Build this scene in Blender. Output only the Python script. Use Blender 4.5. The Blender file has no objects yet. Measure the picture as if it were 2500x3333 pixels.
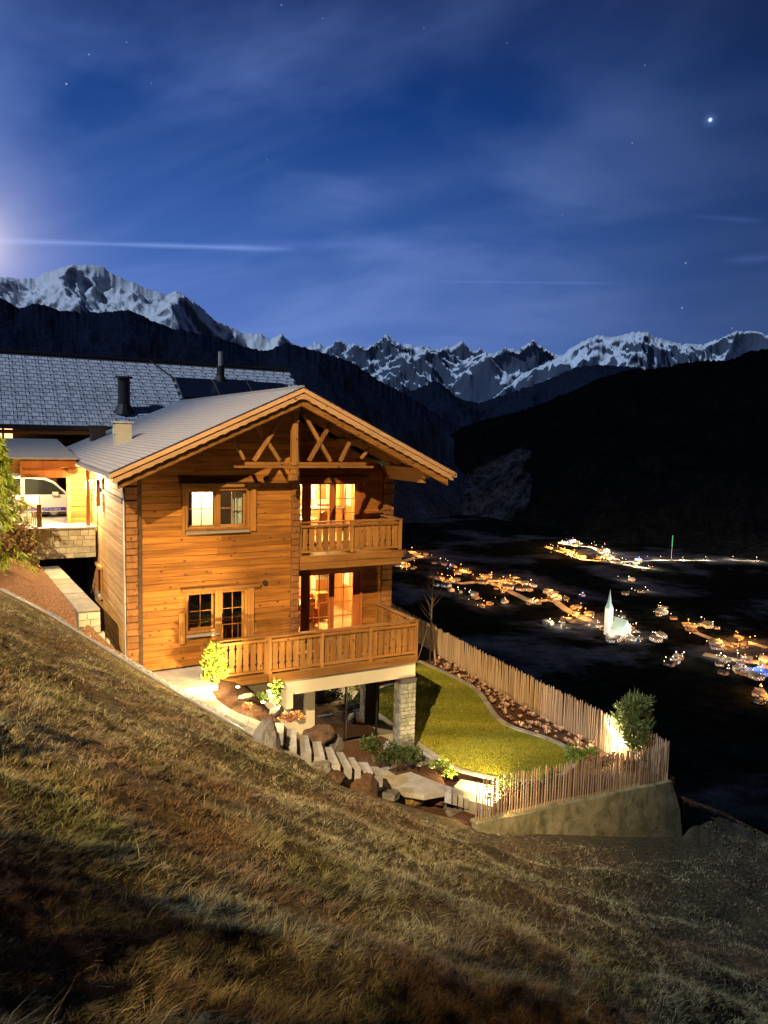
import bpy, math, random
import numpy as np
from math import sin, cos, tan, pi, radians, sqrt, exp, floor
from mathutils import Vector, Matrix, noise
random.seed(7)
rng = np.random.default_rng(7)
C = bpy.context.scene.collection
SC = bpy.context.scene

# ---------------------------------------------------------------- camera
# World axes: x along the chalet's gable wall, y from the camera towards the hill behind the house, z up; eye level is z = 0.
FOC, PIT, ROL, YAW = 2453.0, 0.10199, 0.02429, 0.49334
CX, CY = -3.358, -20.902
_F = np.array([0, cos(PIT), -sin(PIT)]); _U = np.array([0, sin(PIT), cos(PIT)]); _R = np.array([1.0, 0, 0])
_r = _R * cos(ROL) + _U * sin(ROL); _u = -_R * sin(ROL) + _U * cos(ROL)
_a = np.array([cos(YAW), sin(YAW), 0]); _b = np.array([-sin(YAW), cos(YAW), 0])
def _loc(v): return np.array([v @ _a, v @ _b, v[2]])
AR, AU, AF = _loc(_r), _loc(_u), _loc(_F)
CAM = np.array([CX, CY, 0.0])
cd = bpy.data.cameras.new('camera'); cam = bpy.data.objects.new('camera', cd); C.objects.link(cam)
cd.sensor_fit = 'HORIZONTAL'; cd.sensor_width = 36.0; cd.lens = 36.0 * FOC / 2500.0
cd.clip_start = 0.1; cd.clip_end = 60000
cam.matrix_world = Matrix(((AR[0], AU[0], -AF[0], CX), (AR[1], AU[1], -AF[1], CY), (AR[2], AU[2], -AF[2], 0), (0, 0, 0, 1)))
SC.camera = cam
def ray(px, py): return AR * (px - 1250) / FOC - AU * (py - 1666.5) / FOC + AF
def at_z(px, py, z):
    d = ray(px, py); p = CAM + d * (z / d[2]); return (float(p[0]), float(p[1]), float(z))
def at_y(px, py, y):
    d = ray(px, py); p = CAM + d * ((y - CY) / d[1]); return (float(p[0]), float(y), float(p[2]))
def at_x(px, py, x):
    d = ray(px, py); p = CAM + d * ((x - CX) / d[0]); return (float(x), float(p[1]), float(p[2]))

# ---------------------------------------------------------------- render look, moonlight, night sky
SC.view_settings.view_transform = 'Standard'; SC.view_settings.look = 'None'
SC.view_settings.exposure = 0.0; SC.view_settings.gamma = 1.0; SC.view_settings.use_curve_mapping = False
SC.cycles.max_bounces = 5; SC.cycles.diffuse_bounces = 2; SC.cycles.glossy_bounces = 3
SC.cycles.transparent_max_bounces = 12; SC.cycles.transmission_bounces = 3
SC.cycles.sample_clamp_indirect = 4.0; SC.cycles.caustics_reflective = False; SC.cycles.caustics_refractive = False
SC.cycles.use_light_tree = True

moon = bpy.data.lights.new('moonlight', 'SUN'); moon.energy = 1.8; moon.angle = radians(0.5); moon.color = (0.62, 0.77, 1.0)
mo = bpy.data.objects.new('moonlight', moon); C.objects.link(mo)
MD = Vector((-0.76, -0.08, 0.60)).normalized()      # towards the moon
mo.rotation_euler = MD.to_track_quat('Z', 'Y').to_euler()

world = bpy.data.worlds.new('World'); SC.world = world; world.use_nodes = True
NT = world.node_tree; NT.nodes.clear()
class G:
    """small node-graph writer"""
    def __init__(s, nt): s.nt = nt
    def n(s, t, **kw):
        nd = s.nt.nodes.new(t)
        for k, v in kw.items():
            if k.startswith('i_'):
                key = k[2:]; key = int(key) if key.isdigit() else key.replace('_', ' ')
                sock = nd.inputs[key]
                if hasattr(v, 'is_output'): s.nt.links.new(v, sock)
                else: sock.default_value = v
            else: setattr(nd, k, v)
        return nd
    def m(s, op, a, b=0.0, c=None, clamp=False):
        nd = s.nt.nodes.new('ShaderNodeMath'); nd.operation = op; nd.use_clamp = clamp
        for i, v in enumerate((a, b, c)):
            if v is None: continue
            if hasattr(v, 'is_output'): s.nt.links.new(v, nd.inputs[i])
            else: nd.inputs[i].default_value = v
        return nd.outputs[0]
    def vm(s, op, a, b=(0, 0, 0), scale=None):
        nd = s.nt.nodes.new('ShaderNodeVectorMath'); nd.operation = op
        for i, v in enumerate((a, b)):
            if hasattr(v, 'is_output'): s.nt.links.new(v, nd.inputs[i])
            else: nd.inputs[i].default_value = v
        if scale is not None:
            if hasattr(scale, 'is_output'): s.nt.links.new(scale, nd.inputs['Scale'])
            else: nd.inputs['Scale'].default_value = scale
        return nd.outputs[1] if op in ('DOT_PRODUCT', 'LENGTH', 'DISTANCE') else nd.outputs[0]
    def mix(s, f, a, b, mode='MIX'):
        nd = s.nt.nodes.new('ShaderNodeMix'); nd.data_type = 'RGBA'; nd.blend_type = mode; nd.clamp_factor = True
        for k, v in ((0, f), (6, a), (7, b)):
            if hasattr(v, 'is_output'): s.nt.links.new(v, nd.inputs[k])
            else:
                nd.inputs[k].default_value = v if k == 0 else (tuple(v) + (1,))[:4]
        return nd.outputs[2]
    def ramp(s, f, stops, interp='LINEAR'):
        nd = s.nt.nodes.new('ShaderNodeValToRGB'); cr = nd.color_ramp; cr.interpolation = interp
        while len(cr.elements) > 1: cr.elements.remove(cr.elements[-1])
        for i, (p, c) in enumerate(stops):
            e = cr.elements[0] if i == 0 else cr.elements.new(p)
            e.position = p; e.color = (c, c, c, 1) if isinstance(c, (int, float)) else (tuple(c) + (1,))[:4]
        s.nt.links.new(f, nd.inputs[0]); return nd.outputs[0]
    def noise(s, vec, scale, detail=3.0, rough=0.5, dist=0.0, dim='3D'):
        nd = s.n('ShaderNodeTexNoise', noise_dimensions=dim); nd.inputs['Scale'].default_value = scale
        nd.inputs['Detail'].default_value = detail; nd.inputs['Roughness'].default_value = rough; nd.inputs['Distortion'].default_value = dist
        s.nt.links.new(vec, nd.inputs['Vector']); return nd.outputs[0]
    def map(s, vec, scale=(1, 1, 1), loc=(0, 0, 0), rot=(0, 0, 0)):
        nd = s.n('ShaderNodeMapping'); s.nt.links.new(vec, nd.inputs[0])
        nd.inputs['Scale'].default_value = scale; nd.inputs['Location'].default_value = loc; nd.inputs['Rotation'].default_value = rot
        return nd.outputs[0]
    def link(s, a, b): s.nt.links.new(a, b)

def nrm(v): v = np.array(v, float); return tuple(v / np.linalg.norm(v))
g = G(NT)
tc = g.n('ShaderNodeTexCoord').outputs['Generated']
dirn = g.vm('NORMALIZE', tc)
sep = g.n('ShaderNodeSeparateXYZ'); g.link(dirn, sep.inputs[0]); Z = sep.outputs[2]
base = g.ramp(g.m('MAXIMUM', Z, 0.0), [(0.0, (0.140, 0.235, 0.60)), (0.09, (0.098, 0.190, 0.53)), (0.24, (0.036, 0.104, 0.36)), (0.38, (0.007, 0.044, 0.21)), (0.50, (0.0006, 0.010, 0.085)), (1.0, (0.001, 0.004, 0.03))])
# brighter towards the moon, darker away from it
md = nrm(ray(-110, 790))
mdot = g.vm('DOT_PRODUCT', dirn, md)
side = g.ramp(g.m('MULTIPLY_ADD', mdot, 0.5, 0.5), [(0.0, 0.25), (0.72, 0.20), (0.82, 0.52), (0.90, 0.86), (1.0, 1.15)])
base = g.mix(1.0, base, side, 'MULTIPLY')
# thin cirrus: stretched noise on the plane of the cloud layer
inv = g.m('DIVIDE', 1.0, g.m('ADD', g.m('MAXIMUM', Z, 0.0), 0.16))
pl = g.vm('SCALE', dirn, scale=inv)
pm = g.map(pl, (1.0, 1.0, 0.0), rot=(0, 0, 1.05))
n1 = g.noise(g.map(pm, (0.8, 1.15, 1.0)), 0.9, 5.0, 0.52, 0.5)
n2 = g.noise(g.map(pm, (0.5, 2.6, 1.0), loc=(3, 1, 0)), 1.1, 5.0, 0.5, 0.35)
c1 = g.ramp(n1, [(0.41, 0.0), (0.66, 1.0)], 'EASE')
c2 = g.ramp(n2, [(0.42, 0.0), (0.78, 1.0)], 'EASE')
cl = g.m('MULTIPLY_ADD', c2, 0.28, g.m('MULTIPLY', c1, 0.72))
cl = g.m('MULTIPLY', cl, g.ramp(Z, [(0.0, 0.35), (0.12, 0.9), (0.35, 0.9), (0.6, 0.35)]))
ccol = g.mix(1.0, (0.165, 0.265, 0.62, 1), side, 'MULTIPLY')
sidv = g.n('ShaderNodeSeparateColor'); g.link(side, sidv.inputs[0])
col = g.mix(g.m('MULTIPLY', g.m('MULTIPLY', cl, 0.76), g.m('MULTIPLY_ADD', sidv.outputs[0], 0.9, 0.15, clamp=True)), base, ccol)
# vapour trails: thin arcs
def streak(col, p0, p1, width, amount, tint, fade=0.35):
    a = np.array(nrm(ray(*p0))); b = np.array(nrm(ray(*p1)))
    nn = nrm(np.cross(a, b)); mid = nrm(a + b)
    d = g.m('ABSOLUTE', g.vm('DOT_PRODUCT', dirn, nn))
    wob = g.m('MULTIPLY', g.m('SUBTRACT', g.noise(g.map(dirn, (6, 6, 6)), 1.0, 2.0), 0.5), width * 1.2)
    d = g.m('ABSOLUTE', g.m('ADD', d, wob))
    k = g.m('SUBTRACT', 1.0, g.m('DIVIDE', d, width), clamp=True)
    k = g.m('POWER', k, 1.6)
    half = float(np.arccos(np.clip(np.dot(a, np.array(mid)), -1, 1)))
    ln = g.m('SUBTRACT', 1.0, g.m('DIVIDE', g.m('SUBTRACT', cos(half * (1 - fade)), g.vm('DOT_PRODUCT', dirn, mid)), cos(half * (1 - fade)) - cos(half)), clamp=True)
    f = g.m('MULTIPLY', g.m('MULTIPLY', k, ln), amount)
    return g.mix(f, col, tint)
col = g.mix(g.ramp(g.m('MULTIPLY', Z, -1.0), [(0.0, 0.0), (0.06, 1.0)]), col, (0.006, 0.008, 0.014, 1))
col = streak(col, (-300, 775), (980, 812), 0.0050, 0.75, (0.21, 0.33, 0.78, 1))
col = streak(col, (560, 806), (1500, 790), 0.012, 0.22, (0.15, 0.24, 0.66, 1), 0.7)
col = streak(col, (1320, 915), (2060, 923), 0.0028, 0.25, (0.16, 0.26, 0.70, 1), 0.6)
col = streak(col, (2230, 700), (2500, 722), 0.006, 0.16, (0.12, 0.2, 0.6, 1), 0.6)
col = streak(col, (2330, 850), (2700, 825), 0.010, 0.22, (0.13, 0.22, 0.62, 1), 0.6)
# the moon's aureole in the thin cloud (the moon itself is just outside the frame)
gl = g.m('POWER', g.m('MAXIMUM', mdot, 0.0), 300.0)
gl2 = g.m('POWER', g.m('MAXIMUM', mdot, 0.0), 1500.0)
col = g.mix(g.m('MULTIPLY', gl, 0.46), col, (0.62, 0.60, 0.88, 1))
col = g.mix(g.m('MULTIPLY', gl2, 0.62), col, (1.1, 1.0, 1.1, 1))
# stars
for (px, py, rad, s) in [(2312, 390, 0.0024, 1.6), (290, 177, 0.0011, .5), (216, 273, 0.0012, .7), (916, 16, 0.001, .5), (492, 270, 0.0009, .3), (412, 137, 0.0010, .35), (2058, 466, 0.0010, .4), (2099, 212, 0.0009, .35), (2232, 856, 0.0012, .6), (2220, 1002, 0.0012, .6), (2383, 1068, 0.001, .5), (1380, 90, .0009, .25), (1830, 700, .0009, .25), (870, 520, .0009, .3), (1050, 60, .0009, .3), (1650, 140, .0009, .25)]:
    dd = g.vm('DISTANCE', dirn, nrm(ray(px, py)))
    k = g.m('POWER', g.m('SUBTRACT', 1.0, g.m('DIVIDE', dd, rad), clamp=True), 0.7)
    col = g.mix(g.m('MULTIPLY', k, min(1.0, s)), col, (0.9 * max(s, .6), 1.1 * max(s, .6), 1.4 * max(s, .6), 1))
    if s > 1:
        k = g.m('POWER', g.m('SUBTRACT', 1.0, g.m('DIVIDE', dd, rad * 5), clamp=True), 3.0)
        col = g.mix(g.m('MULTIPLY', k, 0.35), col, (0.3, 0.5, 1.1, 1))
bg = g.n('ShaderNodeBackground', i_Strength=1.0); g.link(col, bg.inputs[0])
# a very low Nishita sky, the last of the dusk air, under the night gradient
sk = g.n('ShaderNodeTexSky', sky_type='NISHITA', sun_disc=False, sun_elevation=radians(-6), sun_rotation=radians(300))
bg2 = g.n('ShaderNodeBackground', i_Strength=0.05); g.link(sk.outputs[0], bg2.inputs[0])
ad = g.n('ShaderNodeAddShader'); g.link(bg.outputs[0], ad.inputs[0]); g.link(bg2.outputs[0], ad.inputs[1])
wo = g.n('ShaderNodeOutputWorld'); g.link(ad.outputs[0], wo.inputs[0])

# ---------------------------------------------------------------- materials
def mat(name, fn=None, color=(0.5, 0.5, 0.5), rough=0.7, metal=0.0, bump=None, spec=0.4, **kw):
    m = bpy.data.materials.new(name); m.use_nodes = True; m.node_tree.nodes.clear()
    q = G(m.node_tree); o = q.n('ShaderNodeOutputMaterial'); b = q.n('ShaderNodeBsdfPrincipled')
    b.inputs['Roughness'].default_value = rough; b.inputs['Metallic'].default_value = metal
    b.inputs['Specular IOR Level'].default_value = spec
    b.inputs['Base Color'].default_value = tuple(color) + (1,)
    for k, v in kw.items(): b.inputs[k.replace('_', ' ')].default_value = v
    if fn:
        r = fn(q, b)
        if r is not None:
            c, h = r if isinstance(r, tuple) else (r, None)
            if c is not None: q.link(c, b.inputs['Base Color'])
            if h is not None:
                bu = q.n('ShaderNodeBump'); bu.inputs['Strength'].default_value = bump[0] if bump else 0.3
                bu.inputs['Distance'].default_value = bump[1] if bump else 0.02
                q.link(h, bu.inputs['Height']); q.link(bu.outputs[0], b.inputs['Normal'])
    q.link(b.outputs[0], o.inputs[0]); return m
def pos(q): return q.n('ShaderNodeNewGeometry').outputs['Position']
def orand(q): return q.n('ShaderNodeObjectInfo').outputs['Random']

def wood(name, ca, cb, axis=0, knots=True, rough=0.75, grain=1.0, cc=None):
    """boards with grain along one axis, each object its own tone, dark knots"""
    sc = [16, 16, 16]; sc[axis] = 0.9
    def fn(q, b):
        p = pos(q); rr = orand(q)
        off = q.vm('SCALE', (3.7, 9.1, 5.3), scale=rr)
        pp = q.vm('ADD', p, off)
        gr = q.noise(q.map(pp, tuple(x * grain for x in sc)), 1.0, 5.0, 0.62, 0.3)
        big = q.noise(q.map(pp, tuple((2.2 if i != axis else 0.5) for i in range(3))), 1.0, 3.0, 0.55)
        gr2 = q.noise(q.map(pp, tuple(x * .35 for x in sc)), 1.0, 4.0, 0.6, 0.6)
        f = q.ramp(q.m('MULTIPLY_ADD', gr2, .6, q.m('MULTIPLY', gr, .5)), [(0.40, 0.0), (0.70, 1.0)])
        c = q.mix(f, cb, ca)
        c = q.mix(q.ramp(big, [(0.45, 0.0), (0.75, 0.55)]), c, cc or tuple(x * 0.55 for x in cb))
        tone = q.m('MULTIPLY_ADD', rr, 0.34, 0.82)
        c = q.vm('SCALE', c, scale=tone)
        h = gr
        if knots:
            ks = [3.2, 3.2, 3.2]; ks[axis] = 2.0
            v = q.n('ShaderNodeTexVoronoi', feature='F1'); q.link(q.map(pp, tuple(ks)), v.inputs['Vector']); v.inputs['Scale'].default_value = 1.5
            sp = q.n('ShaderNodeSeparateColor'); q.link(v.outputs['Color'], sp.inputs[0])
            k = q.m('MULTIPLY', q.ramp(v.outputs['Distance'], [(0.08, 1.0), (0.17, 0.0)]), q.m('GREATER_THAN', sp.outputs[0], 0.2))
            c = q.mix(q.m('MULTIPLY', k, 0.85), c, (0.035, 0.014, 0.006))
        return c, h
    return mat(name, fn, rough=rough, bump=(0.35, 0.01), spec=0.25)

M = {}
WA, WB = (0.41, 0.172, 0.030), (0.16, 0.058, 0.010)
M['plank_x'] = wood('larch_plank_along_wall', WA, WB, 0)
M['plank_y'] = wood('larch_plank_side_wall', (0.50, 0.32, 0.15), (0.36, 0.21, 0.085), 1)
M['wood_x'] = wood('larch_beam_x', (0.33, 0.155, 0.038), (0.17, 0.075, 0.018), 0)
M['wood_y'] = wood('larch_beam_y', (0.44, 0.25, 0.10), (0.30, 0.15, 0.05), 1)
M['wood_z'] = wood('larch_beam_z', (0.35, 0.175, 0.050), (0.18, 0.08, 0.020), 2)
M['log_end'] = wood('dark_log_end', (0.27, 0.125, 0.04), (0.17, 0.07, 0.022), 2, grain=1.2)
M['frame_z'] = wood('window_frame_wood', (0.40, 0.19, 0.045), (0.25, 0.11, 0.025), 2, knots=False)
M['redwood_z'] = wood('door_frame_wood', (0.40, 0.14, 0.04), (0.28, 0.085, 0.02), 2, knots=False, rough=0.5)
M['orange_wood'] = wood('orange_interior_wood', (0.60, 0.26, 0.08), (0.46, 0.17, 0.045), 2, knots=False, rough=0.4)
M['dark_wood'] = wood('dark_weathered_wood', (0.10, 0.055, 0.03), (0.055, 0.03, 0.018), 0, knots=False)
M['verge'] = wood('pale_verge_board', (0.60, 0.38, 0.21), (0.50, 0.29, 0.14), 0)
M['stake'] = wood('split_fence_stake', (0.46, 0.34, 0.23), (0.27, 0.18, 0.11), 2, knots=False)

def stone_fn(c1, c2, s=3.0):
    def fn(q, b):
        p = pos(q); rr = orand(q); pp = q.vm('ADD', p, q.vm('SCALE', (7.1, 3.3, 5.9), scale=rr))
        n = q.noise(pp, s, 5.0, 0.6); n2 = q.noise(pp, s * 6, 4.0, 0.65)
        c = q.mix(q.ramp(n, [(0.35, 0.0), (0.65, 1.0)]), c1, c2)
        c = q.vm('SCALE', c, scale=q.m('MULTIPLY_ADD', rr, 0.4, 0.78))
        c = q.vm('SCALE', c, scale=q.m('MULTIPLY_ADD', n2, 0.9, 0.55))
        return c, n2
    return fn
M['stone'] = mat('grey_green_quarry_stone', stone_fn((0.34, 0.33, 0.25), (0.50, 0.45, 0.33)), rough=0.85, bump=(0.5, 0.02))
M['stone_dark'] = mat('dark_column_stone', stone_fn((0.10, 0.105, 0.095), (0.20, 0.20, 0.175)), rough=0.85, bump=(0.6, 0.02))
M['slab'] = mat('pale_paving_stone', stone_fn((0.27, 0.25, 0.20), (0.36, 0.33, 0.27)), rough=0.85, bump=(0.3, 0.01))
M['granite'] = mat('grey_granite_step', stone_fn((0.27, 0.265, 0.245), (0.38, 0.37, 0.34), 5.0), rough=0.8, bump=(0.3, 0.01))
M['mortar'] = mat('dark_joint_bed', color=(0.10, 0.09, 0.07), rough=0.95)
M['pebble'] = mat('edging_gravel', stone_fn((0.16, 0.15, 0.13), (0.5, 0.47, 0.42), 14.0), rough=0.9, bump=(1.0, 0.03))
def boulder_fn(c1, c2, c3):
    def fn(q, b):
        p = pos(q); n = q.noise(p, 1.6, 6.0, 0.62, 0.6); n2 = q.noise(p, 9.0, 5.0, 0.7)
        c = q.mix(q.ramp(n, [(0.38, 0.0), (0.6, 1.0)]), c1, c2)
        c = q.mix(q.ramp(n2, [(0.55, 0.0), (0.7, 0.8)]), c, c3)
        return c, q.m('ADD', n2, n)
    return fn
M['boulder_grey'] = mat('grey_boulder_rock', boulder_fn((0.12, 0.112, 0.10), (0.22, 0.205, 0.18), (0.06, 0.055, 0.05)), rough=0.9, bump=(0.8, 0.05))
M['boulder_brown'] = mat('rusty_boulder_rock', boulder_fn((0.085, 0.05, 0.028), (0.15, 0.085, 0.045), (0.04, 0.038, 0.022)), rough=0.9, bump=(0.9, 0.06))
M['boulder_pale'] = mat('pale_boulder_rock', boulder_fn((0.28, 0.27, 0.24), (0.12, 0.115, 0.10), (0.03, 0.03, 0.03)), rough=0.9, bump=(0.8, 0.05))
M['boulder_ochre'] = mat('ochre_boulder_rock', boulder_fn((0.36, 0.24, 0.08), (0.26, 0.16, 0.05), (0.14, 0.12, 0.04)), rough=0.9, bump=(0.8, 0.05))

def plaster_fn(c, dirt=0.25, s=1.5):
    def fn(q, b):
        n = q.noise(pos(q), s, 5.0, 0.6); n2 = q.noise(pos(q), 30.0, 3.0)
        return q.mix(q.ramp(n, [(0.4, 0.0), (0.75, dirt)]), c, tuple(x * 0.5 for x in c)), n2
    return fn
M['plaster'] = mat('cream_plaster', plaster_fn((0.52, 0.48, 0.39)), rough=0.9, bump=(0.15, 0.01))
def conc_fn(q, b):
    p = pos(q); n = q.noise(p, 1.7, 7.0, 0.72, 0.6); n2 = q.noise(q.map(p, (1.6, 1.6, 0.8)), 2.2, 6.0, 0.7); n3 = q.noise(p, 14, 5, 0.7)
    c = q.mix(q.ramp(n, [(0.35, 0.0), (0.68, 1.0)]), (0.36, 0.31, 0.17), (0.15, 0.135, 0.05))
    c = q.mix(q.ramp(n2, [(0.50, 0.0), (0.66, 0.85)]), c, (0.09, 0.085, 0.035))
    c = q.mix(q.ramp(n3, [(0.6, 0.0), (0.75, 0.5)]), c, (0.42, 0.37, 0.22))
    return c, q.m('ADD', n3, n)
M['concrete'] = mat('mossy_stained_concrete', conc_fn, rough=0.92, bump=(0.5, 0.03))
M['render_grey'] = mat('grey_render', plaster_fn((0.36, 0.33, 0.28)), rough=0.9)
M['metal_roof'] = None
def roof_fn(q, b):
    p = pos(q); sp = q.n('ShaderNodeSeparateXYZ'); q.link(p, sp.inputs[0])
    cb = q.n('ShaderNodeCombineXYZ'); q.link(sp.outputs[1], cb.inputs[0]); q.link(q.m('MULTIPLY', sp.outputs[0], 1.1), cb.inputs[1])
    br = q.n('ShaderNodeTexBrick', offset=0.5); q.link(cb.outputs[0], br.inputs['Vector'])
    br.inputs['Scale'].default_value = 1.0; br.inputs['Brick Width'].default_value = 0.24; br.inputs['Row Height'].default_value = 0.15
    br.inputs['Mortar Size'].default_value = 0.018; br.inputs['Color1'].default_value = (0.46, 0.46, 0.46, 1); br.inputs['Color2'].default_value = (0.38, 0.385, 0.39, 1); br.inputs['Mortar'].default_value = (0.13, 0.13, 0.15, 1)
    n = q.noise(p, 0.5, 4.0, 0.6)
    c = q.mix(q.ramp(n, [(0.3, 0.0), (0.7, 0.5)]), br.outputs[0], (0.30, 0.31, 0.32))
    return c, br.outputs['Fac']
M['roof'] = mat('frosted_metal_shingles', roof_fn, rough=0.55, bump=(-0.4, 0.01), spec=0.5)
M['frost_tile'] = mat('frosted_roof_tile', lambda q, b: q.vm('SCALE', q.mix(q.ramp(q.noise(pos(q), 4.0, 4.0, 0.6), [(0.35, 0.0), (0.7, 1.0)]), (0.86, 0.88, 0.92), (0.66, 0.68, 0.74)), scale=q.m('MULTIPLY_ADD', orand(q), 0.25, 0.8)), rough=0.6)
M['roof_bed'] = mat('dark_roof_batten', color=(0.045, 0.045, 0.055), rough=0.8)
M['dark_metal'] = mat('dark_sheet_metal', lambda q, b: q.mix(q.noise(pos(q), 3.0, 4.0), (0.035, 0.03, 0.03), (0.07, 0.06, 0.06)), rough=0.5, metal=0.3)
M['zinc'] = mat('grey_zinc_sheet', lambda q, b: q.mix(q.noise(pos(q), 4.0, 4.0), (0.30, 0.30, 0.29), (0.42, 0.42, 0.40)), rough=0.45, metal=0.4)
M['beige_metal'] = mat('beige_painted_metal', lambda q, b: q.mix(q.noise(pos(q), 3.0, 4.0), (0.36, 0.355, 0.31), (0.46, 0.45, 0.39)), rough=0.5)
M['solar'] = mat('solar_collector_glass', lambda q, b: q.mix(q.noise(pos(q), 2.0, 2.0), (0.010, 0.014, 0.03), (0.02, 0.026, 0.05)), rough=0.2, spec=0.6)
M['alu'] = mat('bright_aluminium', color=(0.6, 0.6, 0.62), rough=0.35, metal=0.8)
M['black'] = mat('black_paint', color=(0.012, 0.012, 0.012), rough=0.5)
M['white_paint'] = mat('white_car_paint', color=(0.78, 0.76, 0.72), rough=0.25, spec=0.5)
M['car_glass'] = mat('car_window_glass', color=(0.03, 0.035, 0.03), rough=0.08, spec=0.7)
M['blue_print'] = mat('blue_print_stripe', color=(0.04, 0.05, 0.36), rough=0.4)
M['white_print'] = mat('white_print', color=(0.8, 0.78, 0.76), rough=0.5)
M['rubber'] = mat('black_rubber', color=(0.02, 0.02, 0.02), rough=0.8)
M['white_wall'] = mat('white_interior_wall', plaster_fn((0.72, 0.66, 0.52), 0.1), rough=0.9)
M['curtain'] = mat('pale_curtain', color=(0.62, 0.60, 0.52), rough=0.95)
M['steel'] = mat('brushed_steel', color=(0.45, 0.46, 0.45), rough=0.35, metal=0.7)
M['stone_floor'] = mat('interior_floor', plaster_fn((0.50, 0.34, 0.16), 0.2), rough=0.5)
M['red_cloth'] = mat('red_upholstery', color=(0.35, 0.05, 0.02), rough=0.9)
def glass_mat(name, tint=(0.85, 0.9, 0.88), gloss=0.12, dark=None):
    m = bpy.data.materials.new(name); m.use_nodes = True; m.node_tree.nodes.clear(); q = G(m.node_tree)
    o = q.n('ShaderNodeOutputMaterial'); t = q.n('ShaderNodeBsdfTransparent'); t.inputs[0].default_value = tuple(tint) + (1,)
    gl = q.n('ShaderNodeBsdfGlossy'); gl.inputs['Roughness'].default_value = 0.02; gl.inputs[0].default_value = (1, 1, 1, 1)
    mx = q.n('ShaderNodeMixShader'); mx.inputs[0].default_value = gloss
    q.link(t.outputs[0], mx.inputs[1]); q.link(gl.outputs[0], mx.inputs[2]); q.link(mx.outputs[0], o.inputs[0]); return m
M['glass'] = glass_mat('window_glass', gloss=0.06)
M['glass_dark'] = glass_mat('reflecting_window_glass', tint=(0.35, 0.36, 0.33), gloss=0.22)
M['glass_basement'] = glass_mat('tinted_terrace_glass', tint=(0.05, 0.05, 0.05), gloss=0.42)
def emit(name, color, strength):
    m = bpy.data.materials.new(name); m.use_nodes = True; m.node_tree.nodes.clear(); q = G(m.node_tree)
    o = q.n('ShaderNodeOutputMaterial'); e = q.n('ShaderNodeEmission'); e.inputs[0].default_value = tuple(color) + (1,); e.inputs[1].default_value = strength
    q.link(e.outputs[0], o.inputs[0]); return m
M['lens'] = emit('lit_lamp_glass', (1.0, 0.82, 0.5), 25.0)
M['lens_cool'] = emit('lit_lamp_glass_cool', (0.9, 0.95, 1.0), 18.0)
M['ceil_lamp'] = emit('lit_ceiling_lamp', (1.0, 0.86, 0.6), 12.0)

def leaf_mat(name, c1, c2):
    def fn(q, b):
        at = q.n('ShaderNodeAttribute', attribute_name='tint'); c = q.mix(at.outputs['Fac'], c1, c2)
        if name == 'dry_meadow_grass':
            nz = q.noise(pos(q), .45, 4.0, .6); c = q.mix(q.ramp(nz, [(.46, 0.0), (.62, .75)]), c, q.mix(at.outputs['Fac'], (.030, .014, .008), (.27, .14, .07)))
            nz = q.noise(q.map(pos(q), (1, 1, 1), loc=(9, 4, 2)), .7, 4.0, .6); c = q.mix(q.ramp(nz, [(.56, 0.0), (.68, .7)]), c, q.mix(at.outputs['Fac'], (.02, .028, .006), (.22, .24, .05)))
        return c
    m = mat(name, fn, rough=0.7, spec=0.2); return m
M['leaf_green'] = leaf_mat('fresh_green_leaves', (0.08, 0.14, 0.02), (0.22, 0.30, 0.05))
M['leaf_dark'] = leaf_mat('dark_evergreen_leaves', (0.022, 0.04, 0.012), (0.06, 0.085, 0.02))
M['needle'] = leaf_mat('pine_needles', (0.07, 0.11, 0.03), (0.26, 0.30, 0.10))
M['larch_needle'] = leaf_mat('bright_drooping_needles', (0.20, 0.28, 0.025), (0.46, 0.52, 0.07))
M['red_leaf'] = leaf_mat('rust_red_foliage', (0.30, 0.12, 0.06), (0.50, 0.24, 0.12))
M['brown_bush'] = leaf_mat('brown_bush_twigs', (0.14, 0.07, 0.03), (0.32, 0.20, 0.08))
M['dry_leaf'] = leaf_mat('dried_perennial', (0.30, 0.17, 0.10), (0.58, 0.38, 0.26))
M['dry_grass'] = leaf_mat('dry_meadow_grass', (0.026, 0.020, 0.009), (0.50, 0.43, 0.21))
M['turf'] = leaf_mat('lawn_blades', (0.11, 0.122, 0.012), (0.33, 0.32, 0.038))
M['bark'] = mat('tree_bark', lambda q, b: (q.mix(q.noise(q.map(pos(q), (9, 9, 2)), 2.0, 5.0), (0.08, 0.055, 0.035), (0.20, 0.15, 0.10)), q.noise(pos(q), 20, 4)), rough=0.9)
def mulch_fn(c1, c2):
    def fn(q, b):
        n = q.noise(pos(q), 18.0, 5.0, 0.7); n2 = q.noise(pos(q), 1.2, 4.0)
        c = q.mix(q.ramp(n, [(0.35, 0.0), (0.68, 1.0)]), c1, c2)
        return q.vm('SCALE', c, scale=q.m('MULTIPLY_ADD', n2, 0.6, 0.7)), n
    return fn
M['mulch'] = mat('bark_mulch', mulch_fn((0.045, 0.022, 0.011), (0.15, 0.068, 0.032)), rough=0.95, bump=(1.0, 0.06))
M['mulch_bright'] = mat('red_brown_mulch', mulch_fn((0.12, 0.058, 0.025), (0.36, 0.18, 0.08)), rough=0.95, bump=(1.0, 0.05))
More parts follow.
